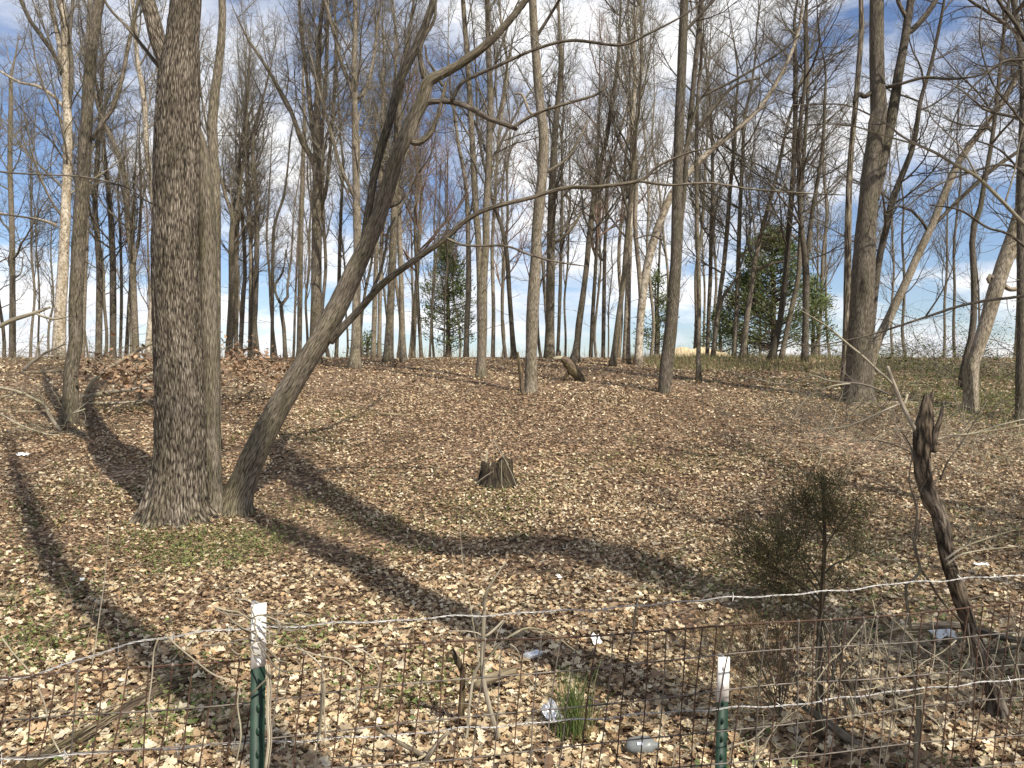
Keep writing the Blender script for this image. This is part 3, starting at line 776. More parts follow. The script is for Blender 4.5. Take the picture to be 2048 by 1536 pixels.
    ('dark trunk peeping out behind the right side of the big right tree', 26., [(1735, 745, 14), (1746, 620, 14), (1758, 521, 13), (1774, 450, 13), (1785, 400, 13), (1802, 355, 12), (1827, 290, 10), (1840, 205, 8), (1860, 137, 7)], 'dark', dict(kind='spread')),
    ('crooked dark tree left of the pale leaning trunk at the right', 21., [(1930, 740, 19), (1940, 690, 13), (1947, 642, 12), (1948, 590, 11), (1947, 541, 11), (1944, 490, 11), (1948, 450, 11), (1960, 420, 10), (1968, 370, 9), (1984, 280, 8), (1996, 180, 7)], 'dark', dict(kind='spread', start=.35)),
    ('thick pale trunk leaning right near the right edge', 18., [(1943, 745, 27), (1950, 715, 24), (1968, 660, 26), (1987, 596, 28), (2007, 529, 29), (2027, 472, 27), (2046, 410, 24), (2070, 330, 21)], 'pale', dict(kind='spread', sides=28, step=.12, bump=.005, knots=4, H=14, start=.5, limbs=[([(2006, 520, 12), (2022, 518, 12), (2034, 505, 9), (2050, 500, 8)], dict(m=3)), ([(2000, 560, 9), (2018, 578, 9), (2040, 575, 8), (2060, 560, 6)], dict(m=3)), ([(1992, 562, 8), (1982, 552, 9), (1976, 556, 8), (1978, 566, 5)], dict(m=0))])),
    ('dark trunk cut by the right edge of the photograph', 17., [(2041, 750, 18), (2042, 680, 15), (2043, 600, 15), (2042, 500, 15), (2041, 400, 14), (2044, 280, 13), (2046, 150, 12)], 'dark', dict(kind='spread', sides=20, step=.2, start=.3)),
]
for lb, d, path, mat, kw in TR:
    kw = dict(kw)
    if mat == 'dark' and 'twig' not in kw: kw['twig'] = 'twigdark'
    tree('tree', lb, d, path, mat, **kw)

# --- trees in the rows behind the crest: eight kinds, copied
protos = []
for k in range(8):
    kind = ['poplar', 'maple', 'poplar', 'spread', 'maple', 'poplar', 'slim', 'maple'][k]
    tw = ['twig', 'twig', 'twigdark', 'twig', 'twigred', 'twig', 'twigdark', 'twig'][k]
    mt = ['pale', 'gray', 'gray', 'gray', 'gray', 'pale', 'dark', 'gray'][k]
    H = [22, 20, 23, 17, 19, 24, 16, 18][k]
    wob = np.cumsum(rng.normal(0, .16, 9)) + rng.normal(0, .02) * np.arange(9) * 5
    wob2 = np.cumsum(rng.normal(0, .16, 9))
    zc = np.linspace(-.3, H, 9)
    P = np.stack([wob - wob[0], wob2 - wob2[0], zc], -1)
    R = np.array([.19, .155, .145, .135, .12, .10, .075, .045, .012]) * (.5 if kind == 'slim' else .66)
    m1, m2 = MB(), MB()
    tp, tr = limb_tube(m1, P, R, 9, .8, flare=.3, flare_h=.25)
    c = dict(CR[kind]); c['m3'] = 6; c['m4'] = 5; c['m2'] = 9; c['m1'] = 19
    crown(m2, [(tp, tr, c['m1'], c['start'] * .9, c['l1'] * H)], c)
    protos.append((m1.mesh('trunk', M[mt]), m2.mesh('crown', M[tw])))
GB = 'bare trees in the rows behind the crest'
spots = []
for px, d in [(8, 50), (45, 42), (60, 58), (82, 49), (100, 66), (150, 52), (180, 62), (210, 47), (262, 55), (285, 44), (300, 60), (335, 52), (395, 47), (450, 56), (468, 47), (490, 62), (520, 50), (530, 66), (555, 46), (585, 58), (615, 48), (650, 60), (660, 44), (692, 52), (728, 47), (735, 62), (770, 55), (795, 45), (815, 60), (850, 50), (872, 62), (905, 46), (915, 58), (950, 50), (985, 44), (1000, 58), (1015, 48), (1045, 62), (1085, 52), (1108, 46), (1130, 58), (1168, 44), (1195, 52), (1215, 64), (1235, 46), (1268, 56), (1300, 44), (1312, 58), (1345, 50), (1375, 62), (1388, 45), (1408, 54), (1440, 60), (1450, 44), (1500, 52), (1520, 62), (1550, 48), (1585, 58), (1625, 46), (1640, 56), (1665, 62), (1700, 46), (1745, 56), (1790, 62), (1815, 44), (1850, 54), (1885, 60), (1910, 42), (1965, 50), (2000, 58), (2030, 44), (-40, 46), (-60, 60), (2080, 50), (2110, 60)]:
    spots.append((px, d))
spots = [q for i, q in enumerate(spots) if i % 4 != 1]
for i, (px, d) in enumerate(spots):
    k = int(rng.integers(0, 8))
    x = (px - 1024) / F * d
    rt = thing('tree', 'thin bare grey tree in the far rows behind the crest', 'tree', GB, (x, d, float(g(x, d))))
    s = rng.uniform(.8, 1.12)
    rt.scale = (s, s, s * rng.uniform(.92, 1.1))
    rt.rotation_euler = (rng.normal(0, .02), rng.normal(.015, .02), rng.uniform(0, 6.28))
    for nm, me in zip(('trunk', 'crown'), protos[k]):
        link(nm, me, rt)

# --- trees beside and behind the viewpoint, out of the photograph; their trunks shade the leaves
def near_tree(label, P, R, mat, H, kind, m1=14, start=.55):
    P = np.array(P, float); R = np.array(R, float)
    gz = float(g(P[0, 0], P[0, 1])); P[0, 2] = gz - .1
    root = thing('tree', label, 'tree', None, (P[0, 0], P[0, 1], gz))
    a = MB()
    tp, tr = limb_tube(a, P, R, 18, .4, flare=.35)
    local([a.build('trunk', M[mat], root)], root)
    branches(root, [(tp, tr, m1, start, .2 * H if H > 12 else .34 * H)], kind, 'twig')


near_tree('slim bare tree behind the viewpoint whose shadow crosses the left leaves', [(3.7, -2.5, 0), (3.8, -2.5, 4), (3.9, -2.4, 8), (3.75, -2.5, 11), (3.6, -2.5, 14), (3.8, -2.6, 19), (4.0, -2.6, 24)], [.26, .22, .2, .19, .18, .16, .05], 'gray', 24, 'slim', 8, .7)
near_tree('stout bare tree behind the viewpoint with the straight shadow', [(7.0, -2.6, 0), (7.0, -2.5, 4), (7.1, -2.5, 8), (6.9, -2.5, 12), (7.2, -2.5, 15), (6.9, -2.5, 18), (7.0, -2.5, 23)], [.4, .34, .3, .28, .26, .2, .05], 'gray', 23, 'near', 9, .7)
SH = [(1900, 1300), (1640, 1232), (1450, 1190), (1300, 1142), (1190, 1104), (1080, 1090), (990, 1098), (900, 1098), (800, 1072), (700, 1018), (620, 970), (580, 925)]
bt = []
for px, py in SH:      # the winding shadow on the leaves gives the bends of the trunk that casts it
    q = gpt(px, py)
    bt.append(q + sv * ((q[1] + 2.5) / -sv[1]))
bt = np.array(bt)
bt = np.vstack([[bt[0, 0] + .4, -2.5, 0], [bt[0, 0] + .2, -2.5, 6], bt, bt[-1] + [.1, 0, 2.5]])
near_tree('bent bare tree behind the viewpoint with the winding shadow', bt, [.5, .42, .36, .36, .36, .36, .36, .36, .35, .33, .32, .33, .34, .3, .1], 'gray', 25, 'near', 8, .8)
near_tree('bushy bare tree beside the road right of the viewpoint', [(5.6, 2.2, 0), (5.8, 2.1, 3), (6.0, 2.2, 6), (6.1, 2.4, 10)], [.16, .13, .1, .03], 'gray', 10, 'spread', 30, .18)
near_tree('bare tree among the roadside brush right of the viewpoint', [(8.6, 3.4, 0), (8.5, 3.6, 3), (8.8, 3.6, 7), (8.7, 3.4, 11)], [.16, .14, .1, .03], 'gray', 11, 'spread', 30, .18)
near_tree('bare tree standing farther along the road right of the viewpoint', [(10.6, 6.2, 0), (10.5, 6.0, 3), (10.8, 6.2, 7), (10.7, 6.4, 12)], [.18, .15, .1, .03], 'gray', 12, 'spread', 30, .18)

# ------------------------------------------------------------------ fallen leaves
LEAFPAL = np.array([(.43, .33, .20), (.51, .42, .27), (.35, .245, .14), (.26, .17, .097), (.17, .108, .065), (.57, .49, .35), (.38, .25, .13), (.30, .235, .15), (.10, .068, .043)])
OLDW = np.array([.05, .02, .15, .25, .25, .03, .05, .08, .25])
LEAFW = np.array([.2, .2, .15, .12, .09, .12, .04, .05, .03])


def wedge(n, d0, d1, margin=1.12, pw=1.0):
    """random ground points in front of the viewpoint between two distances"""
    u = rng.random(n)
    d = np.sqrt(d0 ** 2 + u ** pw * (d1 ** 2 - d0 ** 2))
    x = (rng.random(n) * 2 - 1) * .6653 * d * margin
    return x, d


def frames(n, tilt):
    yaw = rng.uniform(0, 6.283, n)
    nx_ = np.stack([np.sin(rng.normal(0, tilt, n)), np.sin(rng.normal(0, tilt, n)), np.ones(n)], -1)
    nz = norm(nx_)
    a = np.stack([np.cos(yaw), np.sin(yaw), np.zeros(n)], -1)
    a = norm(a - (a * nz).sum(-1, keepdims=True) * nz)
    return a, np.cross(nz, a), nz


# outline of half a leaf along the midrib: (along, half width); lobed, a little uneven
LEAF_A = (np.array([[0, 0, 0], [.33, 0, .03], [.66, 0, .05], [1, 0, .0],
                    [.22, .30, .12], [.36, .17, .09], [.52, .42, .16], [.66, .2, .10], [.84, .22, .10],
                    [.22, -.28, .13], [.38, -.16, .09], [.54, -.38, .17], [.68, -.18, .10], [.82, -.2, .08]], float),
          [(0, 4, 5), (0, 5, 1), (1, 5, 6), (1, 6, 7), (1, 7, 2), (2, 7, 8), (2, 8, 3), (0, 10, 9), (0, 1, 10), (1, 11, 10), (1, 12, 11), (1, 2, 12), (2, 13, 12), (2, 3, 13)])
LEAF_B = (np.array([[0, 0, 0], [.5, 0, .03], [1, 0, 0], [.3, .27, .12], [.7, .22, .12], [.3, -.27, .12], [.72, -.2, .1]], float),
          [(0, 3, 1), (3, 4, 1), (1, 4, 2), (0, 1, 5), (5, 1, 6), (1, 2, 6)])
LEAF_C = (np.array([[0, 0, .02], [.5, .27, .09], [1, 0, 0], [.5, -.27, .09]], float), [(0, 1, 2), (0, 2, 3)])


def leaves(mb, x, d, size, shape, tilt=.45, lift=.012, pal=LEAFPAL, w=LEAFW, z=None, curl=1.0, bright=1.0):
    n = len(x)
    a, b_, c = frames(n, tilt)
    V, T = shape
    k = V.shape[0]
    sc = size * rng.uniform(.6, 1.25, n)
    wd = rng.uniform(.7, 1.25, n); cu = rng.uniform(-.6, 1.9, n) * curl
    loc = V[None] * np.stack([np.ones(n), wd, cu], -1)[:, None, :]
    loc[..., 2] += (cu * .18)[:, None] * (V[None, :, 0] - .5) ** 2 * 2
    loc[..., 0] -= .5
    loc *= sc[:, None, None]
    zz = (g(x, d) if z is None else z) + rng.random(n) * lift * 2 + lift * .6
    P = np.stack([x, d, zz], -1)[:, None] + loc[..., :1] * a[:, None] + loc[..., 1:2] * b_[:, None] + loc[..., 2:] * c[:, None]
    col = pal[rng.choice(len(pal), n, p=w / w.sum())] * rng.uniform(.68, 1.38, (n, 1)) * bright
    tri = np.asarray(T)[None] + (np.arange(n) * k)[:, None, None]
    mb.add(P.reshape(-1, 3), tri.reshape(-1, 3), None, np.repeat(col, k, 0))


mb = MB()
for n, d0, d1, sz, shp, tl in [(36000, 3.3, 7.0, .056, LEAF_A, .65), (8000, 3.3, 9.0, .085, LEAF_A, .6), (70000, 7.0, 12.5, .060, LEAF_B, .65), (90000, 12.5, 20.0, .075, LEAF_C, .65), (70000, 20.0, 36.0, .11, LEAF_C, .65)]:
    x, d = wedge(n, d0, d1)
    keep = vnoise(x * .6 + 3, d * .6 + 11) + .5 * vnoise(x * 1.9, d * 1.9) + rng.normal(0, .35, n) > -.75
    x, d = x[keep], d[keep]
    age = np.clip(.5 + .9 * vnoise(x * .45 + 20, d * .45) + .6 * vnoise(x * 1.6, d * 1.6 + 9) + rng.normal(0, .45, len(x)), 0, 1)   # old matted leaves lie in patches among the fresh pale ones
    old = age < .33
    leaves(mb, x[~old], d[~old], sz, shp, tl)
    leaves(mb, x[old], d[old], sz * .85, shp, tl * .6, lift=.006, w=OLDW)
lit = mb.build('leaf_litter', M['leaf'])
tag(lit, 'dry tan and brown leaves carpeting the slope', 'leaves', None, 'stuff')
# the largest, nearest leaves one by one
ldat = []
for k in range(14):
    mb = MB()
    V, T = LEAF_A
    v = V.copy(); v[:, 0] -= .5
    v[:, 1] *= rng.uniform(.75, 1.2)
    v[:, 2] = v[:, 2] * rng.uniform(-.3, 2.2) + rng.normal(0, .3) * v[:, 0] ** 2 + rng.normal(0, .02, len(v))
    v[:, :2] += rng.normal(0, .02, (len(v), 2))
    mb.add(v * .088, T, None, LEAFPAL[[0, 1, 5, 1, 2, 0, 6, 3, 5, 0, 1, 2, 4, 1][k]] * 1.05)
    ldat.append(mb.mesh('fallen_leaf', M['leaf']))
x, d = wedge(300, 3.9, 6.2, 1.0)
z = g(x, d)
for i in range(300):
    o = link('fallen_leaf', ldat[i % 14], ground)
    o.location = (x[i], d[i], z[i] + rng.uniform(.025, .05))
    o.rotation_euler = (rng.normal(0, .4), rng.normal(0, .4), rng.uniform(0, 6.28))
    s = rng.uniform(.7, 1.25)
    o.scale = (s, s, s)


# ------------------------------------------------------------------ low green plants, grass and dry stalks
def blades(mb, x, d, z, h, w, lean, pal, n_seg=3):
    n = len(x)
    yaw = rng.uniform(0, 6.283, n)
    ld = np.stack([np.cos(yaw), np.sin(yaw), np.zeros(n)], -1)
    sd = np.stack([-np.sin(yaw + rng.normal(0, .6, n)), np.cos(yaw), np.zeros(n)], -1)
    H = h * rng.uniform(.5, 1.2, n)
    ln = lean * np.abs(rng.normal(.6, .5, n))
    base = np.stack([x, d, z - .01], -1)
    V = []
    for i in range(n_seg):
        f = i / n_seg
        c = base + ld * (H * ln * f ** 2)[:, None] + np.array([0, 0, 1.]) * (H * f * (1 - .25 * ln * f))[:, None]
        ww = (w * (1 - .55 * f))
        V += [c - sd * ww * .5, c + sd * ww * .5]
    V.append(base + ld * (H * ln)[:, None] + np.array([0, 0, 1.]) * (H * (1 - .25 * ln))[:, None])
    k = 2 * n_seg + 1
    P = np.stack(V, 1)
    tri = []
    for i in range(n_seg - 1):
        tri += [(2 * i, 2 * i + 1, 2 * i + 3), (2 * i, 2 * i + 3, 2 * i + 2)]
    tri.append((k - 3, k - 2, k - 1))
    T = np.asarray(tri)[None] + (np.arange(n) * k)[:, None, None]
    pal = np.asarray(pal)
    col = pal[rng.integers(0, len(pal), n)] * rng.uniform(.75, 1.2, (n, 1))
    mb.add(P.reshape(-1, 3), T.reshape(-1, 3), None, np.repeat(col, k, 0))


GREEN = [(.13, .17, .045), (.17, .20, .065), (.10, .135, .04), (.22, .22, .085)]
mb = MB()
x, d = wedge(30000, 3.6, 18)
msk = vnoise(x * .55 + 5, d * .5 + 2) + .6 * vnoise(x * 1.7 + 8, d * 1.7) > .5
# thicker round the foot of the clump and along the fence side
ex, ed = [], []
for px, py, n, r in [(400, 1110, 900, .45), (330, 1075, 500, .4), (520, 1085, 350, .3), (620, 1010, 250, .4), (130, 1190, 250, .4), (560, 1280, 300, .35), (340, 1440, 350, .3), (60, 1290, 250, .25), (830, 1380, 250, .25), (1000, 1000, 300, .5), (880, 1060, 350, .6), (780, 960, 250, .6), (1100, 960, 250, .6)]:
    q = gpt(px, py)
    ex.append(q[0] + rng.normal(0, r, n)); ed.append(q[1] + rng.normal(0, r * 1.2, n))
x = np.concatenate([x[msk], *ex]); d = np.concatenate([d[msk], *ed])
n = len(x)
blades(mb, x, d, g(x, d), .085, .012, 1.3, GREEN, 2)
leaves(mb, x, d, .042, LEAF_C, tilt=.6, lift=.04, pal=np.array(GREEN), w=np.ones(4), curl=.6)
tag(mb.build('low_green_weeds', M['blade']), 'small green weeds sprouting through the dead leaves', 'weeds', None, 'stuff')
mb = MB()
x = rng.uniform(5, 16, 7000); d = rng.uniform(26, 35, 7000)
kp = vnoise(x * .4, d * .4 + 7) > -.25
x, d = x[kp], d[kp]
blades(mb, x, d, g(x, d), .28, .02, .6, [(.16, .17, .06), (.25, .21, .10), (.33, .26, .15), (.12, .15, .05)])
tag(mb.build('crest_grass', M['blade']), 'thin tan and green grass along the crest by the sand heap', 'grass', None, 'stuff')
# dry upright stalks
mb = MB()
x, d = wedge(2000, 5.5, 34)
x2, d2 = wedge(2200, 31, 37)
x, d = np.concatenate([x, x2]), np.concatenate([d, d2])
n = len(x)
P = np.stack([x, d, g(x, d) - .02], -1)
D = norm(np.stack([rng.normal(0, .3, n), rng.normal(0, .3, n), np.ones(n)], -1))
hgt = rng.uniform(.12, .55, n) * (1 + .5 * (d > 30))
pts, rad = shoots(P, D, hgt, np.full(n, .0022) + d * .00008, 5, .02, .13, .4)
tubes(mb, pts, rad, 3, apex=True, tint=np.array([(.42, .33, .22), (.30, .22, .15), (.20, .15, .10)])[rng.integers(0, 3, n)])
tag(mb.build('dry_stalks', M['stalk']), 'thin dry stalks standing in the leaves all over the slope', 'stalks', None, 'stuff')
# fallen twigs
mb = MB()
x, d = wedge(1700, 3.8, 24)
n = len(x)
yaw = rng.uniform(0, 6.28, n)
pts, rad = shoots(np.stack([x, d, g(x, d) + .025], -1), np.stack([np.cos(yaw), np.sin(yaw), rng.normal(.02, .05, n)], -1), rng.uniform(.15, .8, n), rng.uniform(.002, .006, n), 6, 0, .13, .4)
pts[..., 2] = np.maximum(pts[..., 2], g(pts[..., 0], pts[..., 1]) + .018)
tubes(mb, pts, rad, 4)
tag(mb.build('fallen_twigs', M['twig']), 'thin dead twigs lying scattered on the leaves', 'twigs', None, 'stuff')


# ------------------------------------------------------------------ wire fence and posts
def fz_(px): return 1.78 + (px / 2048.0) * .59


FA = np.array([(0 - 1024) / F * 1.78, 1.78]); FB = np.array([(2048 - 1024) / F * 2.37, 2.37])
FD = (FB - FA) / np.linalg.norm(FB - FA)
FL = np.linalg.norm(FB - FA)
fence = thing('wire_fence', 'rusty woven wire fence with two barbed strands along the bottom of the photograph', 'fence', None, (float(FA[0]), float(FA[1]), float(g(*FA))))
fparts = []
M['rust'] = flat('rusty_wire', (.085, .05, .034), .8, .5, 14., .2)
M['galv'] = flat('galvanised_wire', (.42, .41, .39), .45, .4, 25., .5, .5)
M['galvdull'] = flat('dull_grey_wire', (.15, .13, .11), .55, .5, 18., .3)


def fpt(s, z, off=0.0):
    """s metres along the fence from the left edge of the photograph"""
    return np.array([FA[0] + FD[0] * s - FD[1] * off, FA[1] + FD[1] * s + FD[0] * off, z])


S0, S1 = -1.0, FL + 1.0
row_h = [.675, .768, .868, .968, 1.068, 1.168, 1.268, 1.368]
sag = [rng.random() * 6 for _ in row_h]


def row_z(i, s):
    return EYE - row_h[i] + .007 * math.sin(s * 2.1 + sag[i]) + .004 * math.sin(s * 7 + 2 * sag[i]) - (.012 * math.exp(-((s - .1) / .5) ** 2) if i < 2 else 0)


for i in range(len(row_h)):
    ss = np.arange(S0, S1, .045)
    pts = np.array([fpt(s, row_z(i, s), .003 * math.sin(9 * s + i)) for s in ss])
    mb = MB()
    tubes(mb, pts, np.full(len(pts), .0026 if i == 0 else .0021), 5)
    o = mb.build('line_wire', M['rust'] if i == 0 else M['galvdull'], fence)
    fparts.append(o)
sc_, stays = S0, []
while sc_ < S1:
    stays.append(sc_); sc_ += .0512 + rng.normal(0, .0012)
kn = MB()
octa_v = np.array([(1, 0, 0), (-1, 0, 0), (0, 1, 0), (0, -1, 0), (0, 0, 1), (0, 0, -1)], float)
octa_t = [(0, 2, 4), (2, 1, 4), (1, 3, 4), (3, 0, 4), (2, 0, 5), (1, 2, 5), (3, 1, 5), (0, 3, 5)]
for j, s in enumerate(stays):
    ph, sl = rng.random() * 6, rng.normal(-.012, .004)
    P_ = []
    for i in range(len(row_h)):
        q = s + sl * i * .9 + .003 * math.sin(i * 1.3 + ph)
        P_.append(fpt(q, row_z(i, q), -.003))
        kn.add(octa_v * np.array([.0055, .005, .006]) * rng.uniform(.7, 1.25) + fpt(q, row_z(i, q)), octa_t)
    P_.append(P_[-1] + np.array([0, 0, -.2]))
    P_ = spline(np.array(P_), 20)
    mb = MB()
    tubes(mb, P_, np.full(len(P_), .0018), 5)
    fparts.append(mb.build('stay_wire', M['galvdull'] if rng.random() < .3 else M['rust'], fence))
fparts.append(tag(kn.build('wire_knots', M['galvdull'], fence), kind='stuff'))
BARBED = [[(-60, 1372), (61, 1349), (184, 1312), (325, 1274), (513, 1256), (680, 1247), (953, 1231), (1271, 1213), (1380, 1201), (1638, 1185), (1813, 1166), (2048, 1150), (2150, 1142)],
          [(-60, 1528), (0, 1520), (284, 1500), (540, 1484), (760, 1472), (964, 1454), (1110, 1443), (1260, 1431), (1400, 1420), (1600, 1408), (1720, 1391), (1900, 1372), (2048, 1358), (2150, 1348)]]
for bi, bp_ in enumerate(BARBED):
    q = np.array([at(px, py, fz_(px) + (.012 if bi == 0 else -.014)) for px, py in bp_])
    q = spline(q, 520)
    L = np.concatenate([[0], np.cumsum(np.linalg.norm(np.diff(q, axis=0), axis=1))])
    q[:, 2] += .002 * np.sin(L * 40) + .002 * np.sin(L * 23 + 1)
    tt = norm(np.gradient(q, axis=0)); uu = norm(np.cross(tt, [0, 0, 1.])); vv = np.cross(tt, uu)
    mb = MB()
    for sgn in (0, math.pi):
        a = L / .045 * 2 * math.pi + sgn
        tubes(mb, q + .0014 * (np.cos(a)[:, None] * uu + np.sin(a)[:, None] * vv), np.full(len(q), .0012), 4)
    wire = mb.build('barbed_wire', M['galv'], fence)
    fparts.append(wire)
    nx_b = 0
    for s in np.arange(.06, L[-1], .125):
        i = min(len(q) - 1, int(np.searchsorted(L, s)))
        mb = MB()
        for kk in range(2):
            dv = norm(uu[i] * rng.normal() + vv[i] * rng.normal() + tt[i] * rng.normal(0, .3))
            tubes(mb, np.array([q[i] - dv * .014 + tt[i] * .004 * kk, q[i] + tt[i] * .006 * kk, q[i] + dv * .014 + tt[i] * .004 * kk]), np.array([.0007, .0014, .0007]), 3)
        mb.build('barb', M['galv'], wire)
# the loose wire tie twisted round a stay
mb = MB()
tie = [(1177, 1393), (1196, 1408), (1214, 1424)]
q = np.array([at(px, py, fz_(px) - .012) for px, py in tie]); tubes(mb, spline(q, 8), np.full(8, .0013), 4)
ring = np.array([at(1193 + 5 * math.cos(a), 1409 + 8 * math.sin(a), fz_(1193) - .006 + .006 * math.sin(a)) for a in np.linspace(0, 7, 16)])
tubes(mb, ring, np.full(16, .0011), 4)
fparts.append(mb.build('wire_tie', M['galv'], fence))
local(fparts, fence)

M['postgreen'] = flat('post_green_paint', (.008, .028, .016), .55, .35, 40., 0, .35)
M['postwhite'] = flat('post_white_paint', (.70, .69, .65), .5, .12, 30., 0, .4)


def t_section(mb, z0, z1, grow=0.0):
    w, th, st = .0175 + grow, .0045 + grow, .036 + grow
    o = [(-w, 0 - grow), (w, 0 - grow), (w, th), (.003 + grow, th), (.003 + grow, st), (-.003 - grow, st), (-.003 - grow, th), (-w, th)]
    n = len(o)
    V = [(x, y, z) for z in (z0, z1) for x, y in o]
    Q = [(i, (i + 1) % n, (i + 1) % n + n, i + n) for i in range(n)]
    Q += [(n, n + 1, n + 2, n + 7), (n + 3, n + 4, n + 5, n + 6), (7, 2, 1, 0), (6, 5, 4, 3)]
    mb.add(np.array(V), [(n + 2, n + 3, n + 6), (n + 2, n + 6, n + 7)], Q)


def t_post(label, px, py, d, tip, rot, tilt=(0, 0)):
    p = at(px, py, d)
    gz = float(g(p[0], p[1]))
    h = p[2] - gz
    root = thing('fence_post', label, 'fence post', 'steel posts of the wire fence', (p[0] - tilt[1] * h, p[1], gz))
    root.rotation_euler = (tilt[0], tilt[1], rot)
    mb = MB(); t_section(mb, -.3, h - tip * .98)
    mb.build('post_body', M['postgreen'], root, smooth=False)
    mb = MB(); t_section(mb, h - tip, h, .0007)
    mb.build('white_tip', M['postwhite'], root, smooth=False)
    for k in range(int(h / .055)):
        z = h - .03 - k * .055
        mb = MB()
        a = np.linspace(0, 2 * np.pi, 10, endpoint=False)
        v = np.concatenate([np.stack([.0055 * np.cos(a), np.full(10, .0003), .011 * np.sin(a)], -1), np.stack([.0035 * np.cos(a), np.full(10, -.0055), .007 * np.sin(a)], -1)])
        i = np.arange(10)
        mb.add(v + np.array([0, 0, z]), [(10, 10 + j + 1, 10 + j) for j in range(1, 9)], np.stack([i, i + 10, (i + 1) % 10 + 10, (i + 1) % 10], -1))
        mb.build('stud', M['postwhite'] if z > h - tip else M['postgreen'], root)
    return root


t_post('near green steel post with a white tip and dead vine round its top, left', 519, 1210, 1.84, .152, math.radians(42), (0, .012))
t_post('green steel post with a grey white tip behind the mesh, right of the grass tuft', 1449, 1315, 2.36, .137, math.radians(6), (.0, .03))


# ------------------------------------------------------------------ dead stems, snag and branches near the fence
def stem_thing(name, label, cat, branches, mat, d, part='branch', sides=8, step=.03, twigs=None, bump=0.0, group=None):
    """branches: lists of (x, y, width) with optional {'d0', 'dd', 'mat', 'tw'}"""
    b0 = branches[0][0] if isinstance(branches[0], tuple) and isinstance(branches[0][1], dict) else branches[0]
    p0 = at(b0[0][0], b0[0][1], d)
    root = thing(name, label, cat, group, tuple(float(v) for v in p0))
    parts, srcs = [], []
    for i, br in enumerate(branches):
        o = {}
        if isinstance(br, tuple) and isinstance(br[1], dict): br, o = br
        P, R = px_path(br, d + o.get('d0', 0.), o.get('dd', 0.))
        mb = MB()
        a, r = limb_tube(mb, P, R, sides if i == 0 else max(5, sides // 2), step, bump=bump if i == 0 else 0, flare=o.get('flare', 0), flare_h=.08, knots=o.get('knots', 0))
        parts.append(mb.build('stem' if i == 0 and part != 'log' else part, M[o.get('mat', mat)], root))
        if o.get('tw'): srcs.append((a, r, o['tw'], o.get('tl', .35)))
    if srcs:
        mb = MB()
        for a, r, m, tl in srcs:
            Pk, Dk, Lk, Rk = kids(a[None], r[None], np.array([tl]), m, .15, 1, 30, 75, 1., .5, .005)
            p1, r1 = shoots(Pk, Dk, Lk, Rk, 7, .03, .16, .3); tubes(mb, p1, r1, 4)
            Pk, Dk, Lk, Rk = kids(p1, r1, Lk, 4, .2, 1, 30, 65, .5, .7, .003)
            p1, r1 = shoots(Pk, Dk, Lk, Rk, 4, .03, .2, .4); tubes(mb, p1, r1, 3, apex=True)
        parts.append(tag(mb.build('twigs', M[twigs or mat], root), kind='stuff'))
    local(parts, root)
    return root


stem_thing('dead_sapling', 'pale dead forked sapling standing behind the mesh left of the grass tuft', 'dead sapling',
           [([(1004, 1496, 11), (986, 1440, 10), (974, 1395, 9.5), (967, 1360, 9), (964, 1325, 9), (966, 1285, 9), (967, 1255, 8), (969, 1220, 7), (972, 1188, 6), (984, 1165, 5), (1000, 1140, 3.5), (1012, 1124, 2)], dict(tw=4, tl=.3)),
            ([(931, 1520, 7), (935, 1455, 6.5), (940, 1400, 6.5), (944, 1368, 6.5), (950, 1345, 7), (963, 1322, 7)], {}),
            ([(966, 1275, 7), (978, 1268, 6.5), (992, 1256, 6), (1007, 1240, 4)], {}),
            ([(962, 1335, 5), (980, 1312, 5), (1000, 1288, 4.5), (1030, 1266, 4.5), (1055, 1256, 4), (1080, 1259, 3.5), (1110, 1271, 3), (1135, 1290, 2.5), (1160, 1308, 2)], dict(dd=.1)),
            ([(960, 1340, 4), (975, 1318, 3), (1005, 1283, 3), (1040, 1262, 2.5)], dict(d0=-.02)),
            ([(958, 1330, 4), (955, 1300, 3.5), (948, 1260, 3), (940, 1210, 2.5), (928, 1150, 2), (922, 1085, 1.5), (918, 1040, 1)], dict(tw=5, tl=.25)),
            ([(965, 1272, 4), (955, 1266, 3), (930, 1262, 2.5), (905, 1262, 2), (880, 1254, 1.3)], dict(tw=4, tl=.2)),
            ([(985, 1305, 2.5), (1000, 1255, 2), (1030, 1225, 1.5), (1060, 1205, 1)], dict(tw=3, tl=.15)),
            ([(1020, 1288, 2.5), (1035, 1300, 2), (1045, 1330, 2), (1060, 1360, 2), (1085, 1390, 1.5), (1110, 1415, 1.2)], dict(d0=-.1))],
           'dead', 4.45, twigs='twig')
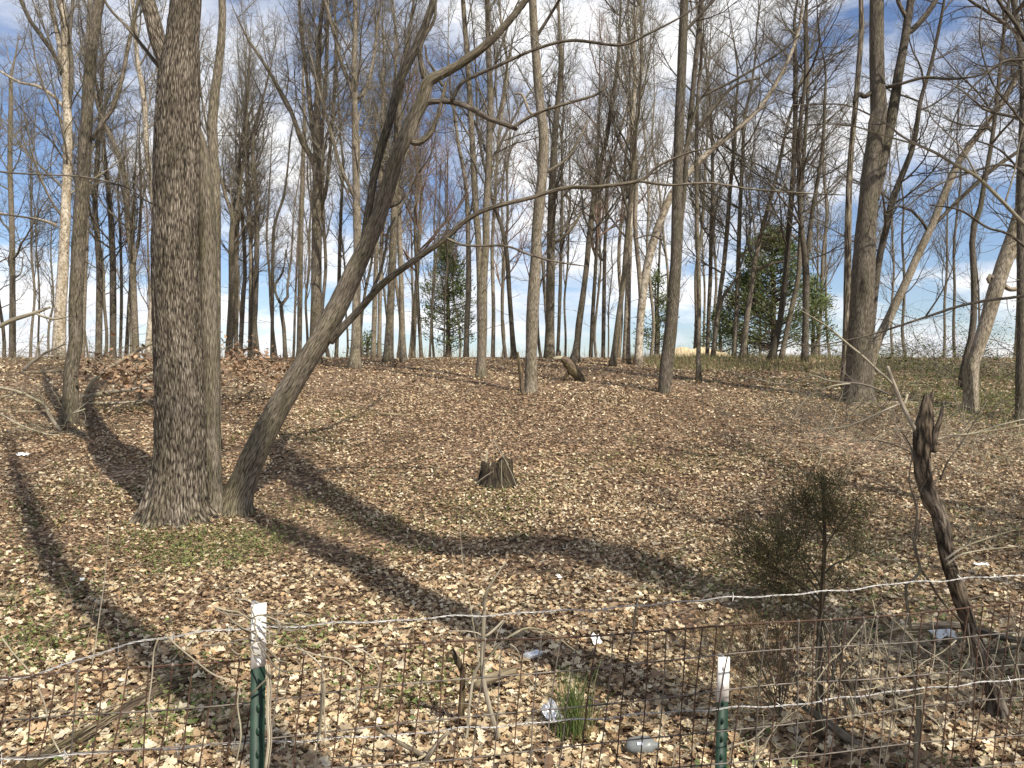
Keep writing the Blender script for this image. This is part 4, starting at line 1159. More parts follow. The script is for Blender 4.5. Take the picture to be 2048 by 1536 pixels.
stem_thing('rotten_snag', 'rotten leaning snag with flaking bark and a pale branch at the right', 'snag',
           [([(2000, 1446, 44), (1990, 1400, 32), (1978, 1350, 30), (1962, 1305, 30), (1943, 1266, 30), (1930, 1225, 31), (1919, 1190, 32), (1905, 1150, 27), (1893, 1110, 26), (1886, 1060, 30), (1876, 1020, 30), (1860, 990, 31), (1848, 950, 31), (1844, 905, 33), (1846, 865, 36), (1850, 835, 30), (1852, 812, 22), (1853, 788, 9)], dict(flare=.35, knots=6)),
            ([(1866, 905, 12), (1870, 870, 12), (1879, 842, 9), (1886, 812, 5)], dict(d0=-.05)),
            ([(1856, 820, 14), (1862, 800, 10), (1866, 782, 4)], dict(d0=.05)),
            ([(1838, 868, 10), (1826, 852, 9), (1812, 825, 8.5), (1800, 800, 8), (1790, 775, 8), (1781, 752, 7.5), (1775, 733, 6)], dict(mat='dead')),
            ([(1789, 772, 6), (1772, 755, 5.5), (1752, 738, 5), (1725, 712, 4.5), (1696, 688, 4), (1668, 664, 3.5), (1645, 647, 3), (1604, 622, 2)], dict(mat='dead', tw=5, tl=.4)),
            ([(1806, 812, 6), (1812, 800, 5), (1815, 788, 4)], dict(mat='dead')),
            ([(1779, 790, 4), (1750, 776, 4), (1717, 767, 4), (1685, 765, 4), (1655, 761, 3.5), (1628, 752, 3), (1604, 757, 3), (1585, 766, 2.5), (1563, 769, 2.5), (1530, 762, 2), (1495, 753, 1.5)], dict(d0=.1, dd=.4, mat='twig', tw=6, tl=.35)),
            ([(1804, 806, 4), (1780, 816, 4), (1747, 831, 3.5), (1715, 845, 3), (1686, 854, 2.5), (1650, 858, 2), (1618, 861, 1.5)], dict(mat='dead', tw=4, tl=.3)),
            ([(1717, 767, 3), (1690, 768, 3), (1655, 775, 3), (1620, 793, 2.5), (1600, 812, 2.2), (1592, 830, 2), (1583, 843, 1.5)], dict(d0=.2, mat='dead', tw=3, tl=.25)),
            ([(1832, 930, 5), (1822, 905, 4), (1790, 890, 3), (1745, 880, 2.5), (1700, 884, 2)], dict(mat='twig', tw=5, tl=.3)),
            ([(1872, 880, 5), (1900, 872, 4), (1950, 866, 3.5), (2000, 850, 3), (2050, 838, 2.5)], dict(mat='dead', tw=4, tl=.3)),
            ([(1880, 960, 4), (1895, 925, 3.5), (1920, 890, 3), (1945, 850, 2.5), (1975, 800, 2)], dict(mat='twig', tw=5, tl=.35)),
            ([(1890, 1120, 5), (1925, 1095, 4), (1970, 1078, 3), (2030, 1060, 2.5)], dict(mat='dead', d0=-.1, tw=6, tl=.4)),
            ([(1893, 1130, 4), (1920, 1110, 3), (1965, 1100, 3), (2045, 1092, 2.5)], dict(mat='dead', d0=-.12, tw=5, tl=.35))],
           'snag', 4.75, sides=32, step=.022, twigs='twig', bump=.006)
stem_thing('bent_vine', 'crooked bare vine climbing past the fence left of the rotten snag', 'vine',
           [([(1832, 1545, 13), (1834, 1480, 12), (1838, 1414, 11), (1831, 1365, 8), (1824, 1318, 7), (1821, 1260, 6.5), (1812, 1190, 6), (1813, 1165, 6)], dict(mat='twig')),
            ([(1813, 1168, 6), (1830, 1156, 5.5), (1841, 1140, 6), (1834, 1115, 5), (1827, 1080, 5), (1833, 1045, 4.5), (1832, 1010, 4), (1818, 960, 3), (1824, 900, 2.5), (1800, 860, 2)], dict(mat='twig', tw=7, tl=.35)),
            ([(1841, 1140, 6), (1860, 1165, 5), (1881, 1199, 5), (1905, 1225, 5), (1925, 1246, 4)], dict(mat='twigdark', dd=.6)),
            ([(1838, 1412, 5), (1838, 1390, 4), (1828, 1350, 3), (1820, 1300, 2)], dict(mat='dead', d0=-.03))],
           'twig', 3.7, twigs='twig')
stem_thing('fallen_limb', 'dark fallen limb lying flat behind the lower part of the rotten snag', 'fallen limb',
           [([(1760, 1275, 6), (1789, 1258, 11), (1840, 1254, 14), (1908, 1250, 15), (1960, 1262, 15), (2010, 1276, 14), (2060, 1284, 13)], dict(d0=.1)),
            ([(1972, 1302, 9), (2000, 1303, 9), (2030, 1294, 9), (2065, 1290, 9)], dict(d0=.05)),
            ([(1789, 1262, 6), (1760, 1240, 4), (1730, 1222, 3)], dict(d0=.1))], 'dark', 5.35, part='log', sides=14)
stem_thing('fallen_limb', 'thick dark limb lying slanted at the foot of the young cedar', 'fallen limb',
           [([(1588, 1398, 9), (1612, 1416, 14), (1655, 1446, 17), (1710, 1488, 19), (1770, 1536, 20), (1800, 1560, 20)], dict(dd=-.35)),
            ([(1700, 1400, 14), (1712, 1425, 14), (1730, 1455, 15), (1750, 1480, 15), (1765, 1505, 12)], dict(mat='dead', d0=.2))], 'gray', 4.5, part='log', sides=14)
stem_thing('fallen_limb', 'grey forked branch lying on the leaves near the bottom middle', 'fallen limb',
           [([(752, 1456, 6), (790, 1480, 8), (830, 1502, 9), (868, 1524, 10), (910, 1550, 10)], {}),
            ([(900, 1462, 8), (882, 1478, 9), (866, 1500, 10), (850, 1525, 10), (838, 1550, 10)], dict(d0=-.04))], 'gray', 4.2, part='log', sides=10)
stem_thing('fallen_limb', 'short thick log lying just behind the pale dead sapling', 'fallen limb',
           [([(950, 1374, 16), (968, 1362, 18), (1000, 1350, 18), (1032, 1340, 15)], {})], 'log', 5.2, part='log', sides=14)
stem_thing('broken_stake', 'short dark rotten stake standing left of the pale dead sapling', 'stake',
           [([(921, 1445, 14), (924, 1400, 13), (925, 1345, 12), (915, 1322, 12), (904, 1300, 9)], {})], 'rot', 4.7, sides=12)
stem_thing('twig_stem', 'thin dark upright stem beside the right end of the leaf shadow', 'stem',
           [([(1262, 1290, 5), (1268, 1250, 4.5), (1273, 1206, 4), (1276, 1195, 3)], {})], 'twigdark', 6.1, sides=6)
stem_thing('hanging_stick', 'pale peeled stick caught in the mesh right of the near post', 'stick',
           [([(648, 1366, 4.5), (645, 1400, 4.5), (641, 1450, 4.5), (640, 1470, 3)], {}), ([(650, 1372, 3), (648, 1420, 3), (651, 1462, 2.5), (650, 1476, 2)], {}),
            ([(640, 1468, 3), (646, 1478, 2.5), (651, 1492, 1.5)], {}), ([(640, 1464, 2.5), (637, 1480, 1.2)], {}), ([(648, 1366, 3), (640, 1330, 2), (618, 1310, 1.5), (600, 1296, 1)], {})], 'dead', 1.86, sides=6, step=.012)
# dead vine round the near post
vine = [([(498, 1395, 4), (515, 1375, 4), (532, 1360, 4), (545, 1345, 3), (556, 1332, 2)], {})]
for k in range(16):
    x0, y0 = rng.uniform(500, 530), rng.uniform(1225, 1290)
    pth = [(x0, y0, 2.6)]
    ang = rng.uniform(0, 6.28)
    for j in range(6):
        ang += rng.normal(0, .5)
        x0 += math.cos(ang) * 17; y0 += math.sin(ang) * 12 + 3
        pth.append((x0, y0, 2.6 - .36 * j))
    vine.append((pth, dict(d0=rng.uniform(-.03, .02), mat='twig' if k % 2 else 'dead')))
for xs_ in (534, 538, 531):
    vine.append(([(xs_, 1330, 2), (xs_ + 4, 1380, 2), (xs_ + 2, 1430, 2), (xs_ + 5, 1480, 1.6), (xs_ - 2, 1540, 1.4)], dict(mat='dead')))
stem_thing('dead_vine', 'tangle of dry vine tendrils wound round the near post and its white tip', 'vine', vine, 'twig', 1.81, sides=6, step=.015)
vine = []
for pth in ([(4, 1276, 2.5), (25, 1305, 3), (48, 1330, 3), (60, 1344, 3)], [(330, 1268, 1.5), (352, 1290, 1.8), (395, 1325, 2), (425, 1348, 2), (470, 1365, 1.5)], [(318, 1275, 2), (308, 1300, 1.8), (305, 1340, 1.6), (302, 1370, 1.6), (297, 1420, 1.6), (312, 1445, 1.3)],
            [(700, 1290, 1.5), (740, 1310, 1.5), (760, 1350, 1.4), (745, 1400, 1.2)], [(590, 1296, 1.6), (640, 1312, 1.8), (690, 1322, 1.4), (714, 1360, 1.2), (712, 1420, 1)], [(480, 1372, 1.4), (475, 1410, 1.4), (482, 1470, 1.2), (470, 1536, 1)],
            [(70, 1360, 1.4), (90, 1410, 1.4), (98, 1460, 1.4), (120, 1505, 1.6), (135, 1530, 1.2)]):
    vine.append((pth, dict(mat='dead')))
stem_thing('vine_strand', 'thin pale strands of dead vine hanging on the mesh left of the near post', 'vine', vine, 'dead', 1.83, sides=5, step=.015)
vine = []
for k in range(22):
    x0 = rng.uniform(1560, 2040); y0 = rng.uniform(1180, 1300); pth = [(x0, y0, 2.)]; ang = rng.uniform(1.0, 2.2)
    for j in range(6):
        ang += rng.normal(0, .25); x0 += math.cos(ang) * 40; y0 += math.sin(ang) * 34
        pth.append((x0, y0, 2. - .2 * j))
    vine.append((pth, dict(mat='dead' if k % 3 else 'twig', d0=rng.uniform(0, 1.2), tw=2, tl=.15)))
stem_thing('dead_brambles', 'thin pale dead brambles tangled behind the mesh right of the young cedar', 'brambles', vine, 'dead', 2.5, sides=4, step=.03, twigs='dead')
vine = []
for k in range(26):
    x0 = rng.uniform(1635, 1690); y0 = rng.uniform(1215, 1290); pth = [(x0, y0, 2.6)]; ang = rng.uniform(1.2, 1.75)
    for j in range(6):
        ang += rng.normal(0, .18); x0 += math.cos(ang) * 30; y0 += math.sin(ang) * rng.uniform(26, 38)
        pth.append((x0, y0, 2.6 - .25 * j))
    vine.append((pth, dict(mat='twig' if k % 2 else 'dead', d0=rng.uniform(-.15, .1))))
stem_thing('hanging_vine', 'bundle of dry vine hanging down the trunk of the young cedar', 'vine', vine, 'twig', 4.4, sides=4, step=.04)
vine = []
for sx, sy, ex, ey in [(1470, 1560, 1600, 1395), (1500, 1560, 1560, 1440), (1530, 1560, 1640, 1460), (1440, 1545, 1490, 1440), (1440, 1500, 1600, 1440), (1330, 1560, 1355, 1480), (1790, 1545, 1820, 1470)]:
    pth = [(sx + (ex - sx) * f + rng.normal(0, 6), sy + (ey - sy) * f + rng.normal(0, 6), 4 - 3 * f) for f in np.linspace(0, 1, 6)]
    vine.append((pth, dict(mat='dead', tw=3, tl=.2, d0=rng.uniform(-.1, .1))))
stem_thing('dead_shrub', 'pale leafless stems fanning up in front of the young cedar', 'dead shrub', vine, 'dead', 3.95, sides=5, twigs='dead')
stem_thing('dry_stalk', 'tall thin straw coloured stalk standing among the leaves at the left', 'stalk',
           [([(183, 1335, 2.6), (192, 1280, 2.4), (200, 1225, 2.2), (208, 1170, 2), (214, 1110, 1.7), (217, 1060, 1.3), (218, 1025, 1)], {})], 'dead', 5.6, sides=5)
stem_thing('stick', 'small pale stick lying on the leaves at the far left', 'stick', [([(70, 1104, 5), (86, 1118, 8), (104, 1134, 6)], {})], 'log', float(gpt(86, 1118)[1]), part='log', sides=8)
stem_thing('stick', 'dark straight stick lying on the leaves right of the leaning trunk', 'stick', [([(757, 826, 5), (780, 829, 6), (805, 830, 5), (832, 832, 4)], {})], 'log', float(gpt(795, 832)[1]), part='log', sides=8)

# the mossy rotten log at bottom left: two halves of a split trunk on the ground
lp = [gpt(px, py) for px, py in [(455, 1338), (410, 1352), (340, 1384), (270, 1424), (190, 1472), (110, 1520), (40, 1560)]]
root = thing('rotten_log', 'long rotten split log lying on the leaves at the bottom left', 'log', None, tuple(float(v) for v in lp[0]))
parts = []
mb = MB(); limb_tube(mb, np.array(lp) + [0, 0, .0], [.03, .05, .06, .065, .07, .075, .08], 34, .03, bump=.022, knots=6); parts.append(mb.build('log', M['rot'], root))
lp2 = [gpt(px, py) for px, py in [(440, 1372), (400, 1380), (330, 1425), (270, 1462), (200, 1510)]]
mb = MB(); limb_tube(mb, np.array(lp2) + [0, 0, -.01], [.03, .04, .045, .05, .045], 28, .03, bump=.018, knots=4); parts.append(mb.build('log', M['log'], root))
mb = MB()
for k in range(60):
    i = rng.integers(1, 6); q = lp[i] + rng.normal(0, .08, 3); q[2] = g(q[0], q[1]) + .07
    dv = norm(lp[i] - lp[i - 1] + rng.normal(0, .02, 3)) * rng.uniform(.06, .2)
    tubes(mb, np.array([q, q + dv * .5 + [0, 0, .006], q + dv]), np.array([.003, .006, .002]), 4)
parts.append(mb.build('splinters', M['log'], root))
local(parts, root)

# ------------------------------------------------------------------ young cedar and its low bush
CED = np.array([(.105, .105, .042), (.14, .125, .055), (.085, .088, .036), (.18, .145, .07)])
CEDB = np.array([(.17, .12, .06), (.13, .11, .05), (.10, .10, .045), (.22, .155, .08)])


def sprays(mb, start, ends, per, nl, nw, pal, spread=.05):
    """feathery scale-leaf sprays along short twigs that run from start points to end points"""
    n = len(ends)
    f = rng.random((n, per)) ** .6
    f = np.clip(f * .75 + .25, 0, 1)[..., None]
    P = start[:, None] * (1 - f) + ends[:, None] * f + rng.normal(0, spread, (n, per, 3))
    dv = norm(norm(ends - start)[:, None] * .8 + rng.normal(0, .55, (n, per, 3)) + np.array([0, 0, .25]))
    P = P.reshape(-1, 3); dv = dv.reshape(-1, 3)
    m = len(P)
    sd = norm(np.cross(dv, rng.standard_normal((m, 3))))
    L = nl * rng.uniform(.5, 1.3, (m, 1)); w = nw * rng.uniform(.6, 1.3, (m, 1))
    V = np.stack([P - sd * w * .4, P + sd * w * .4, P + dv * L * .6 + sd * w * .5, P + dv * L, P + dv * L * .5 - sd * w * .6], 1)
    T = np.array([(0, 1, 2), (0, 2, 3), (0, 3, 4)])[None] + (np.arange(m) * 5)[:, None, None]
    col = np.repeat(pal[rng.integers(0, len(pal), n)] * rng.uniform(.7, 1.25, (n, 1)), per, 0) * rng.uniform(.8, 1.2, (m, 1))
    mb.add(V.reshape(-1, 3), T.reshape(-1, 3), None, np.repeat(col, 5, 0))


cd = 4.45
trunkpx = [(1636, 1500, 17), (1638, 1430, 14), (1639, 1360, 14), (1638, 1300, 13), (1642, 1220, 11), (1646, 1150, 9), (1649, 1080, 8), (1647, 1020, 6), (1644, 970, 3), (1642, 945, 2)]
P, R = px_path(trunkpx, cd); P[0, 2] = g(P[0, 0], P[0, 1]) - .05
root = thing('young_cedar', 'young dark green cedar behind the fence with bushy left side', 'cedar', None, tuple(float(v) for v in P[0]))
parts = []
mb = MB(); limb_tube(mb, P, R, 12, .04, bump=.003); parts.append(mb.build('trunk', M['rot'], root))
bm_, fo = MB(), MB()
for cx, cy, rx, ry, rz, n, y0 in [(1530, 1105, 62, 62, .22, 150, 1215), (1492, 1090, 45, 35, .18, 50, 1200), (1575, 1060, 45, 40, .2, 60, 1180), (1655, 1000, 58, 50, .2, 110, 1090), (1610, 985, 32, 35, .15, 35, 1070), (1690, 1035, 38, 35, .16, 45, 1110), (1720, 1085, 42, 26, .15, 26, 1150), (1545, 1160, 55, 30, .2, 70, 1230), (1690, 1155, 30, 22, .14, 18, 1200), (1645, 955, 22, 25, .08, 22, 1010), (1600, 1120, 40, 40, .15, 30, 1200)]:
    c0 = at(cx, cy, cd)
    st = at(1646, y0, cd)
    mid = st * .3 + c0 * .7 + np.array([0, rng.normal(0, .03), -.03])
    tubes(bm_, spline(np.array([st, st * .55 + mid * .45 + [0, 0, .02], mid, c0]), 8), np.linspace(.007, .002, 8), 5)
    E = c0 + rng.normal(0, 1, (n, 3)) * np.array([rx / F * cd * .78, rz * .8, ry / F * cd * .72])
    S = mid + (E - mid) * .35
    S = E - norm(E - mid) * np.minimum(.14, np.linalg.norm(E - mid, axis=1, keepdims=True))
    tubes(bm_, np.stack([S, (S + E) / 2 + rng.normal(0, .008, E.shape), E], 1), np.tile([.0018, .0013, .0007], (n, 1)), 3)
    sprays(fo, S, E, 19, .036, .0032, CED * .85, .026)
parts.append(bm_.build('branches', M['twigdark'], root))
parts.append(fo.build('foliage', M['needle'], root))
local(parts, root)
root = thing('dying_cedar', 'small browning cedar bush behind the mesh at the right post', 'cedar', None, tuple(float(v) for v in at(1470, 1430, 4.3)))
bm_, fo, parts = MB(), MB(), []
st = at(1560, 1430, 4.35)
for cx, cy, n in [(1420, 1270, 40), (1470, 1250, 46), (1520, 1290, 46), (1400, 1330, 30), (1460, 1320, 46), (1550, 1240, 40), (1590, 1230, 30), (1560, 1340, 30), (1440, 1390, 26), (1510, 1380, 30), (1620, 1250, 26)]:
    c0 = at(cx, cy, 4.3 + rng.normal(0, .1))
    tubes(bm_, spline(np.array([st, st * .5 + c0 * .5 + [0, 0, .05], c0]), 8), np.linspace(.005, .0015, 8), 4)
    E = c0 + rng.normal(0, 1, (n, 3)) * np.array([.09, .1, .07])
    S = E - norm(E - st) * .12
    tubes(bm_, np.stack([S, (S + E) / 2, E], 1), np.tile([.0015, .0012, .0006], (n, 1)), 3)
    sprays(fo, S, E, 13, .03, .0035, CEDB, .018)
parts += [bm_.build('branches', M['twig'], root), fo.build('foliage', M['needle'], root)]
local(parts, root)

# ------------------------------------------------------------------ grass tuft and litter
q = gpt(1150, 1478)
mb = MB()
n = 230
x = q[0] + rng.normal(0, .05, n); d = q[1] + rng.normal(0, .05, n)
blades(mb, x, d, g(x, d), .42, .0055, .42, [(.10, .15, .04), (.14, .19, .055), (.07, .11, .03), (.17, .2, .08)], 5)
n = 60
x = q[0] + rng.normal(0, .06, n); d = q[1] + rng.normal(0, .06, n)
blades(mb, x, d, g(x, d), .3, .004, .9, [(.42, .34, .2), (.3, .25, .13)], 5)
mb.V = [v for v in mb.V]
o = mb.build('grass_tuft', M['blade']); tag(o, 'tall green tuft of grass growing behind the mesh', 'grass tuft')

pm, t, b = new_mat('cloudy_plastic')
b.inputs['Base Color'].default_value = (.62, .64, .66, 1); b.inputs['Roughness'].default_value = .22
b.inputs['Transmission Weight'].default_value = .45; b.inputs['IOR'].default_value = 1.3; b.inputs['Specular IOR Level'].default_value = .6
M['plastic'] = pm
M['label'] = flat('faded_bottle_label', (.60, .64, .72), .5, .1, 40.)
M['greyplastic'] = flat('grey_plastic', (.16, .17, .165), .4, .15, 25., 0, .5)
M['paper'] = flat('white_paper', (.78, .77, .74), .7, .06, 30.)
M['foil'] = flat('silver_foil', (.72, .73, .76), .3, .15, 40., .75, .5)
M['sand'] = flat('yellow_sand', (.52, .42, .26), .95, .14, 2.0)
M['film'] = flat('pale_film', (.6, .62, .62), .3, .1, 30., 0, .5)


def lathe(prof, s=20, squash=1.0, dent=0.0):
    prof = np.array(prof)
    a = np.linspace(0, 2 * np.pi, s, endpoint=False)
    n = len(prof)
    r = prof[:, 1][:, None] * (1 + dent * vnoise(np.cos(a)[None] * 1.4 + 7, np.sin(a)[None] * 1.4, prof[:, 0][:, None] * 22))
    V = np.stack([np.broadcast_to(prof[:, 0][:, None], (n, s)), r * np.cos(a), r * np.sin(a) * squash], -1).reshape(-1, 3)
    k = np.arange(s); k2 = (k + 1) % s
    Q = (np.arange(n - 1)[:, None, None] * s + np.stack([k, k + s, k2 + s, k2], -1)[None]).reshape(-1, 4)
    return V, Q


# clear water bottle, neck towards the viewer
q = gpt(1067, 1322)
root = thing('plastic_bottle', 'clear ribbed plastic bottle lying on the leaves behind the pale dead sapling', 'bottle', None, (q[0], q[1], q[2] + .045))
root.rotation_euler = (0, .12, math.radians(52))
prof = [(-.1, .0), (-.1, .024), (-.095, .031)] + [(-.09 + i * .006, .0325 - .0022 * (i % 2)) for i in range(16)] + [(.012, .033), (.05, .033), (.07, .026), (.086, .014), (.092, .0125)]
V, Q = lathe(prof, 22, .95, .05); mb = MB(); mb.add(V, None, Q); mb.build('bottle_body', M['plastic'], root)
V, Q = lathe([(.014, .0335), (.03, .0338), (.048, .0335)], 22, .95, .05); mb = MB(); mb.add(V, None, Q); mb.build('bottle_label', M['label'], root)
V, Q = lathe([(.09, .0), (.09, .0145), (.103, .0145), (.103, 0)], 16); mb = MB(); mb.add(V, None, Q); mb.build('cap', M['paper'], root)
# grey squashed bottle at the bottom
q = gpt(1283, 1508)
root = thing('grey_bottle', 'dirty grey plastic bottle half sunk in the leaves at the bottom', 'bottle', None, (q[0], q[1], q[2] + .045))
root.rotation_euler = (0, -.1, math.radians(-12))
V, Q = lathe([(-.085, 0), (-.083, .03), (-.075, .045), (-.05, .055), (0, .06), (.04, .057), (.06, .045), (.078, .022), (.095, .018), (.1, .0)], 24, .8, .12)
mb = MB(); mb.add(V, None, Q); mb.build('bottle_body', M['greyplastic'], root)
for lx in (-.012, .006):
    a = np.linspace(-1.25, -.95, 4)
    V = np.array([(lx + e, -.0612 * math.cos(t_) * 1.0, -.0612 * math.sin(t_) * .8) for t_ in a for e in (-.007, .007)])
    V[:, 1] = -.0614 * np.cos(np.repeat(np.linspace(.55, .85, 4), 2)); V[:, 2] = .0614 * .8 * np.sin(np.repeat(np.linspace(.55, .85, 4), 2))
    mb = MB(); mb.add(V, None, [(2 * i, 2 * i + 1, 2 * i + 3, 2 * i + 2) for i in range(3)]); mb.build('printed_patch', M['label'], root)


def crumple(name, label, cat, px, py, w, h, mat, amp=.3, up=.03, seed=1, rot=0., stand=.0):
    q = gpt(px, py)
    n = 12
    u, v = np.meshgrid(np.linspace(-.5, .5, n), np.linspace(-.5, .5, n))
    z = amp * w * (vnoise(u * 5 + seed * 7, v * 5 + seed) + .6 * vnoise(u * 11 + seed, v * 11 + 3))
    edge = 1 + .25 * vnoise(u * 3 + seed * 3, v * 3 + 5)
    X, Y = u * w * edge, v * h * edge
    c, s = math.cos(rot), math.sin(rot)
    V = np.stack([X * c - Y * s * .8, X * s + Y * c * (1 - stand * .6), z * .6 + np.abs(z) * .4 + Y * stand], -1)
    i = (np.arange(n - 1)[:, None] * n + np.arange(n - 1)[None]).ravel()
    mb = MB(); mb.add(V, None, np.stack([i, i + 1, i + n + 1, i + n], -1))
    o = mb.build(name, M[mat], smooth=False)
    o.location = (q[0], q[1], q[2] + up)
    md = o.modifiers.new('thickness', 'SOLIDIFY'); md.thickness = .0008
    tag(o, label, cat)


crumple('crushed_wrapper', 'crushed silver and white wrapper lying left of the grass tuft', 'wrapper', 1106, 1446, .13, .14, 'foil', .3, .05, 3, .9, .55)
crumple('paper_scrap', 'torn white paper scrap lying above the grass tuft', 'paper', 1192, 1290, .09, .12, 'paper', .18, .04, 5, .3, .5)
crumple('paper_scrap', 'tiny white scrap in the shadow at the left', 'paper', 164, 1166, .05, .05, 'paper', .2, .04, 6, .3, .4)
crumple('paper_scrap', 'white scrap on the leaves left of the hollow grey tree roots', 'paper', 46, 914, .2, .12, 'paper', .15, .05, 7, .1, .3)
crumple('plastic_film', 'crumpled clear plastic film below the flat dark limb at the right', 'plastic', 1886, 1280, .2, .15, 'film', .25, .05, 8, .2, .4)
crumple('paper_scrap', 'flat pale scrap on the leaves right of the rotten snag', 'paper', 1962, 1136, .16, .07, 'paper', .12, .04, 9, .0, .3)
crumple('paper_scrap', 'small white scrap in the middle of the long winding shadow', 'paper', 1118, 1160, .05, .06, 'paper', .2, .04, 10, .6, .4)

# ------------------------------------------------------------------ stump, uprooted log, leaning stub
q = gpt(992, 968)
root = thing('tree_stump', 'crumbling dark tree stump with splinters in the middle of the slope', 'stump', None, tuple(float(v) for v in q))
parts = []
S_ = 40; hs = np.linspace(-.08, .42, 12)
a = np.linspace(0, 2 * np.pi, S_, endpoint=False)
A, Hh = np.meshgrid(a, hs)
top = .38 + .09 * vnoise(np.cos(a) * 2.2 + 4, np.sin(a) * 2.2) - .07 * (np.cos(a - 3.6) > .3) + .06 * vnoise(np.cos(a) * 7, np.sin(a) * 7 + 3)
Hq = np.minimum(Hh, top[None])
rr = (.25 + .12 * np.exp(-np.maximum(Hq, 0) / .10)) * (1 + .10 * vnoise(np.cos(A) * 6 + 2, np.sin(A) * 6, Hq * 3) + .12 * vnoise(np.cos(A) * 2, np.sin(A) * 2 + 8, Hq * 2))
V = np.stack([rr * np.cos(A), rr * np.sin(A), Hq], -1).reshape(-1, 3) + q
inner = np.stack([.12 * np.cos(a), .12 * np.sin(a), top - .07 - .04 * rng.random(S_)], -1) + q
V = np.vstack([V, inner, [q + [0, 0, .26]]])
k = np.arange(S_); k2 = (k + 1) % S_
Q = (np.arange(11)[:, None, None] * S_ + np.stack([k, k2, k2 + S_, k + S_], -1)[None]).reshape(-1, 4)
Q = np.vstack([Q, np.stack([11 * S_ + k, 11 * S_ + k2, 12 * S_ + k2, 12 * S_ + k], -1)])
mb = MB(); mb.add(V, np.stack([12 * S_ + k, 12 * S_ + k2, np.full(S_, 13 * S_)], -1), Q, None, np.vstack([np.stack([np.cos(A) * .25, np.sin(A) * .25, Hq], -1).reshape(-1, 3), inner - q, [[0, 0, 0]]]))
parts.append(mb.build('stump_shell', M['stump'], root))
mb = MB()
for k in range(26):
    an = rng.uniform(0, 6.28); r0 = rng.uniform(.17, .3)
    p0 = q + [r0 * 1.25 * math.cos(an), r0 * 1.25 * math.sin(an), rng.uniform(-.02, .1)]
    p1 = q + [r0 * .8 * math.cos(an + rng.normal(0, .15)), r0 * .8 * math.sin(an), rng.uniform(.12, .34)]
    tubes(mb, spline(np.array([p0, (p0 + p1) / 2 + rng.normal(0, .015, 3), p1]), 5), np.array([.012, .016, .012, .007, .002]), 4)
parts.append(tag(mb.build('splinters', M['stump'], root), kind='stuff'))
mb = MB()
for (x0, y0), (x1, y1), w in [((966, 955), (975, 900), 9), ((962, 950), (964, 905), 4), ((972, 950), (982, 925), 6)]:
    P, R = px_path([(x0, y0, w), ((x0 + x1) / 2, (y0 + y1) / 2, w * .8), (x1, y1, w * .25)], q[1] - .05); limb_tube(mb, P, R, 7, .05)
parts.append(mb.build('splinter', M['dead'], root))
mb = MB()
for pth in ([(1003, 905, 2), (1015, 930, 2), (1028, 958, 2), (1036, 985, 1.5)], [(1003, 920, 2), (1003, 950, 2), (1004, 978, 1.5)], [(950, 968, 2), (970, 953, 2), (988, 942, 1.5)], [(985, 878, 2), (1005, 912, 2), (1018, 930, 1.5)]):
    P, R = px_path(pth, q[1] - .35); tubes(mb, spline(P, 6), np.interp(np.linspace(0, 1, 6), np.linspace(0, 1, len(R)), R), 4)
parts.append(mb.build('leaning_twigs', M['dead'], root))
local(parts, root)

ud = float(gpt(1150, 762)[1])
stem_thing('uprooted_log', 'dark uprooted log standing arched on its roots right of the middle tree', 'log',
           [([(1170, 768, 16), (1160, 757, 20), (1150, 744, 22), (1141, 733, 20), (1132, 722, 17), (1124, 717, 13)], dict(knots=5)),
            ([(1128, 717, 10), (1118, 716, 9), (1108, 718, 8)], dict(mat='dead')),
            ([(1146, 742, 10), (1137, 744, 9), (1131, 754, 7), (1128, 764, 6)], {}), ([(1120, 716, 4), (1121, 708, 3), (1120, 700, 2)], dict(mat='dark')),
            ([(1160, 762, 12), (1172, 764, 10), (1178, 760, 5)], {}), ([(1152, 768, 5), (1146, 762, 6), (1144, 770, 4)], dict(mat='dead')),
            ([(1172, 770, 5), (1190, 772, 4), (1210, 774, 3)], dict(mat='log'))],
           'rot', ud, sides=16, step=.05, bump=.015)
stem_thing('leaning_stub', 'dark rotten stub leaning against the foot of the middle tree', 'snag',
           [([(1046, 796, 10), (1044, 770, 10), (1041, 745, 9), (1038, 722, 6), (1036, 704, 3)], dict(knots=2))], 'rot', 19.7, sides=12, step=.06, bump=.01)

# ------------------------------------------------------------------ fallen tree tops at the left
bd = 17.6
def onground(path, w0=None, lift=.06):
    out = []
    for p in path:
        q = gpt(p[0], p[1]); out.append((p[0], p[1], p[2]))
    return out


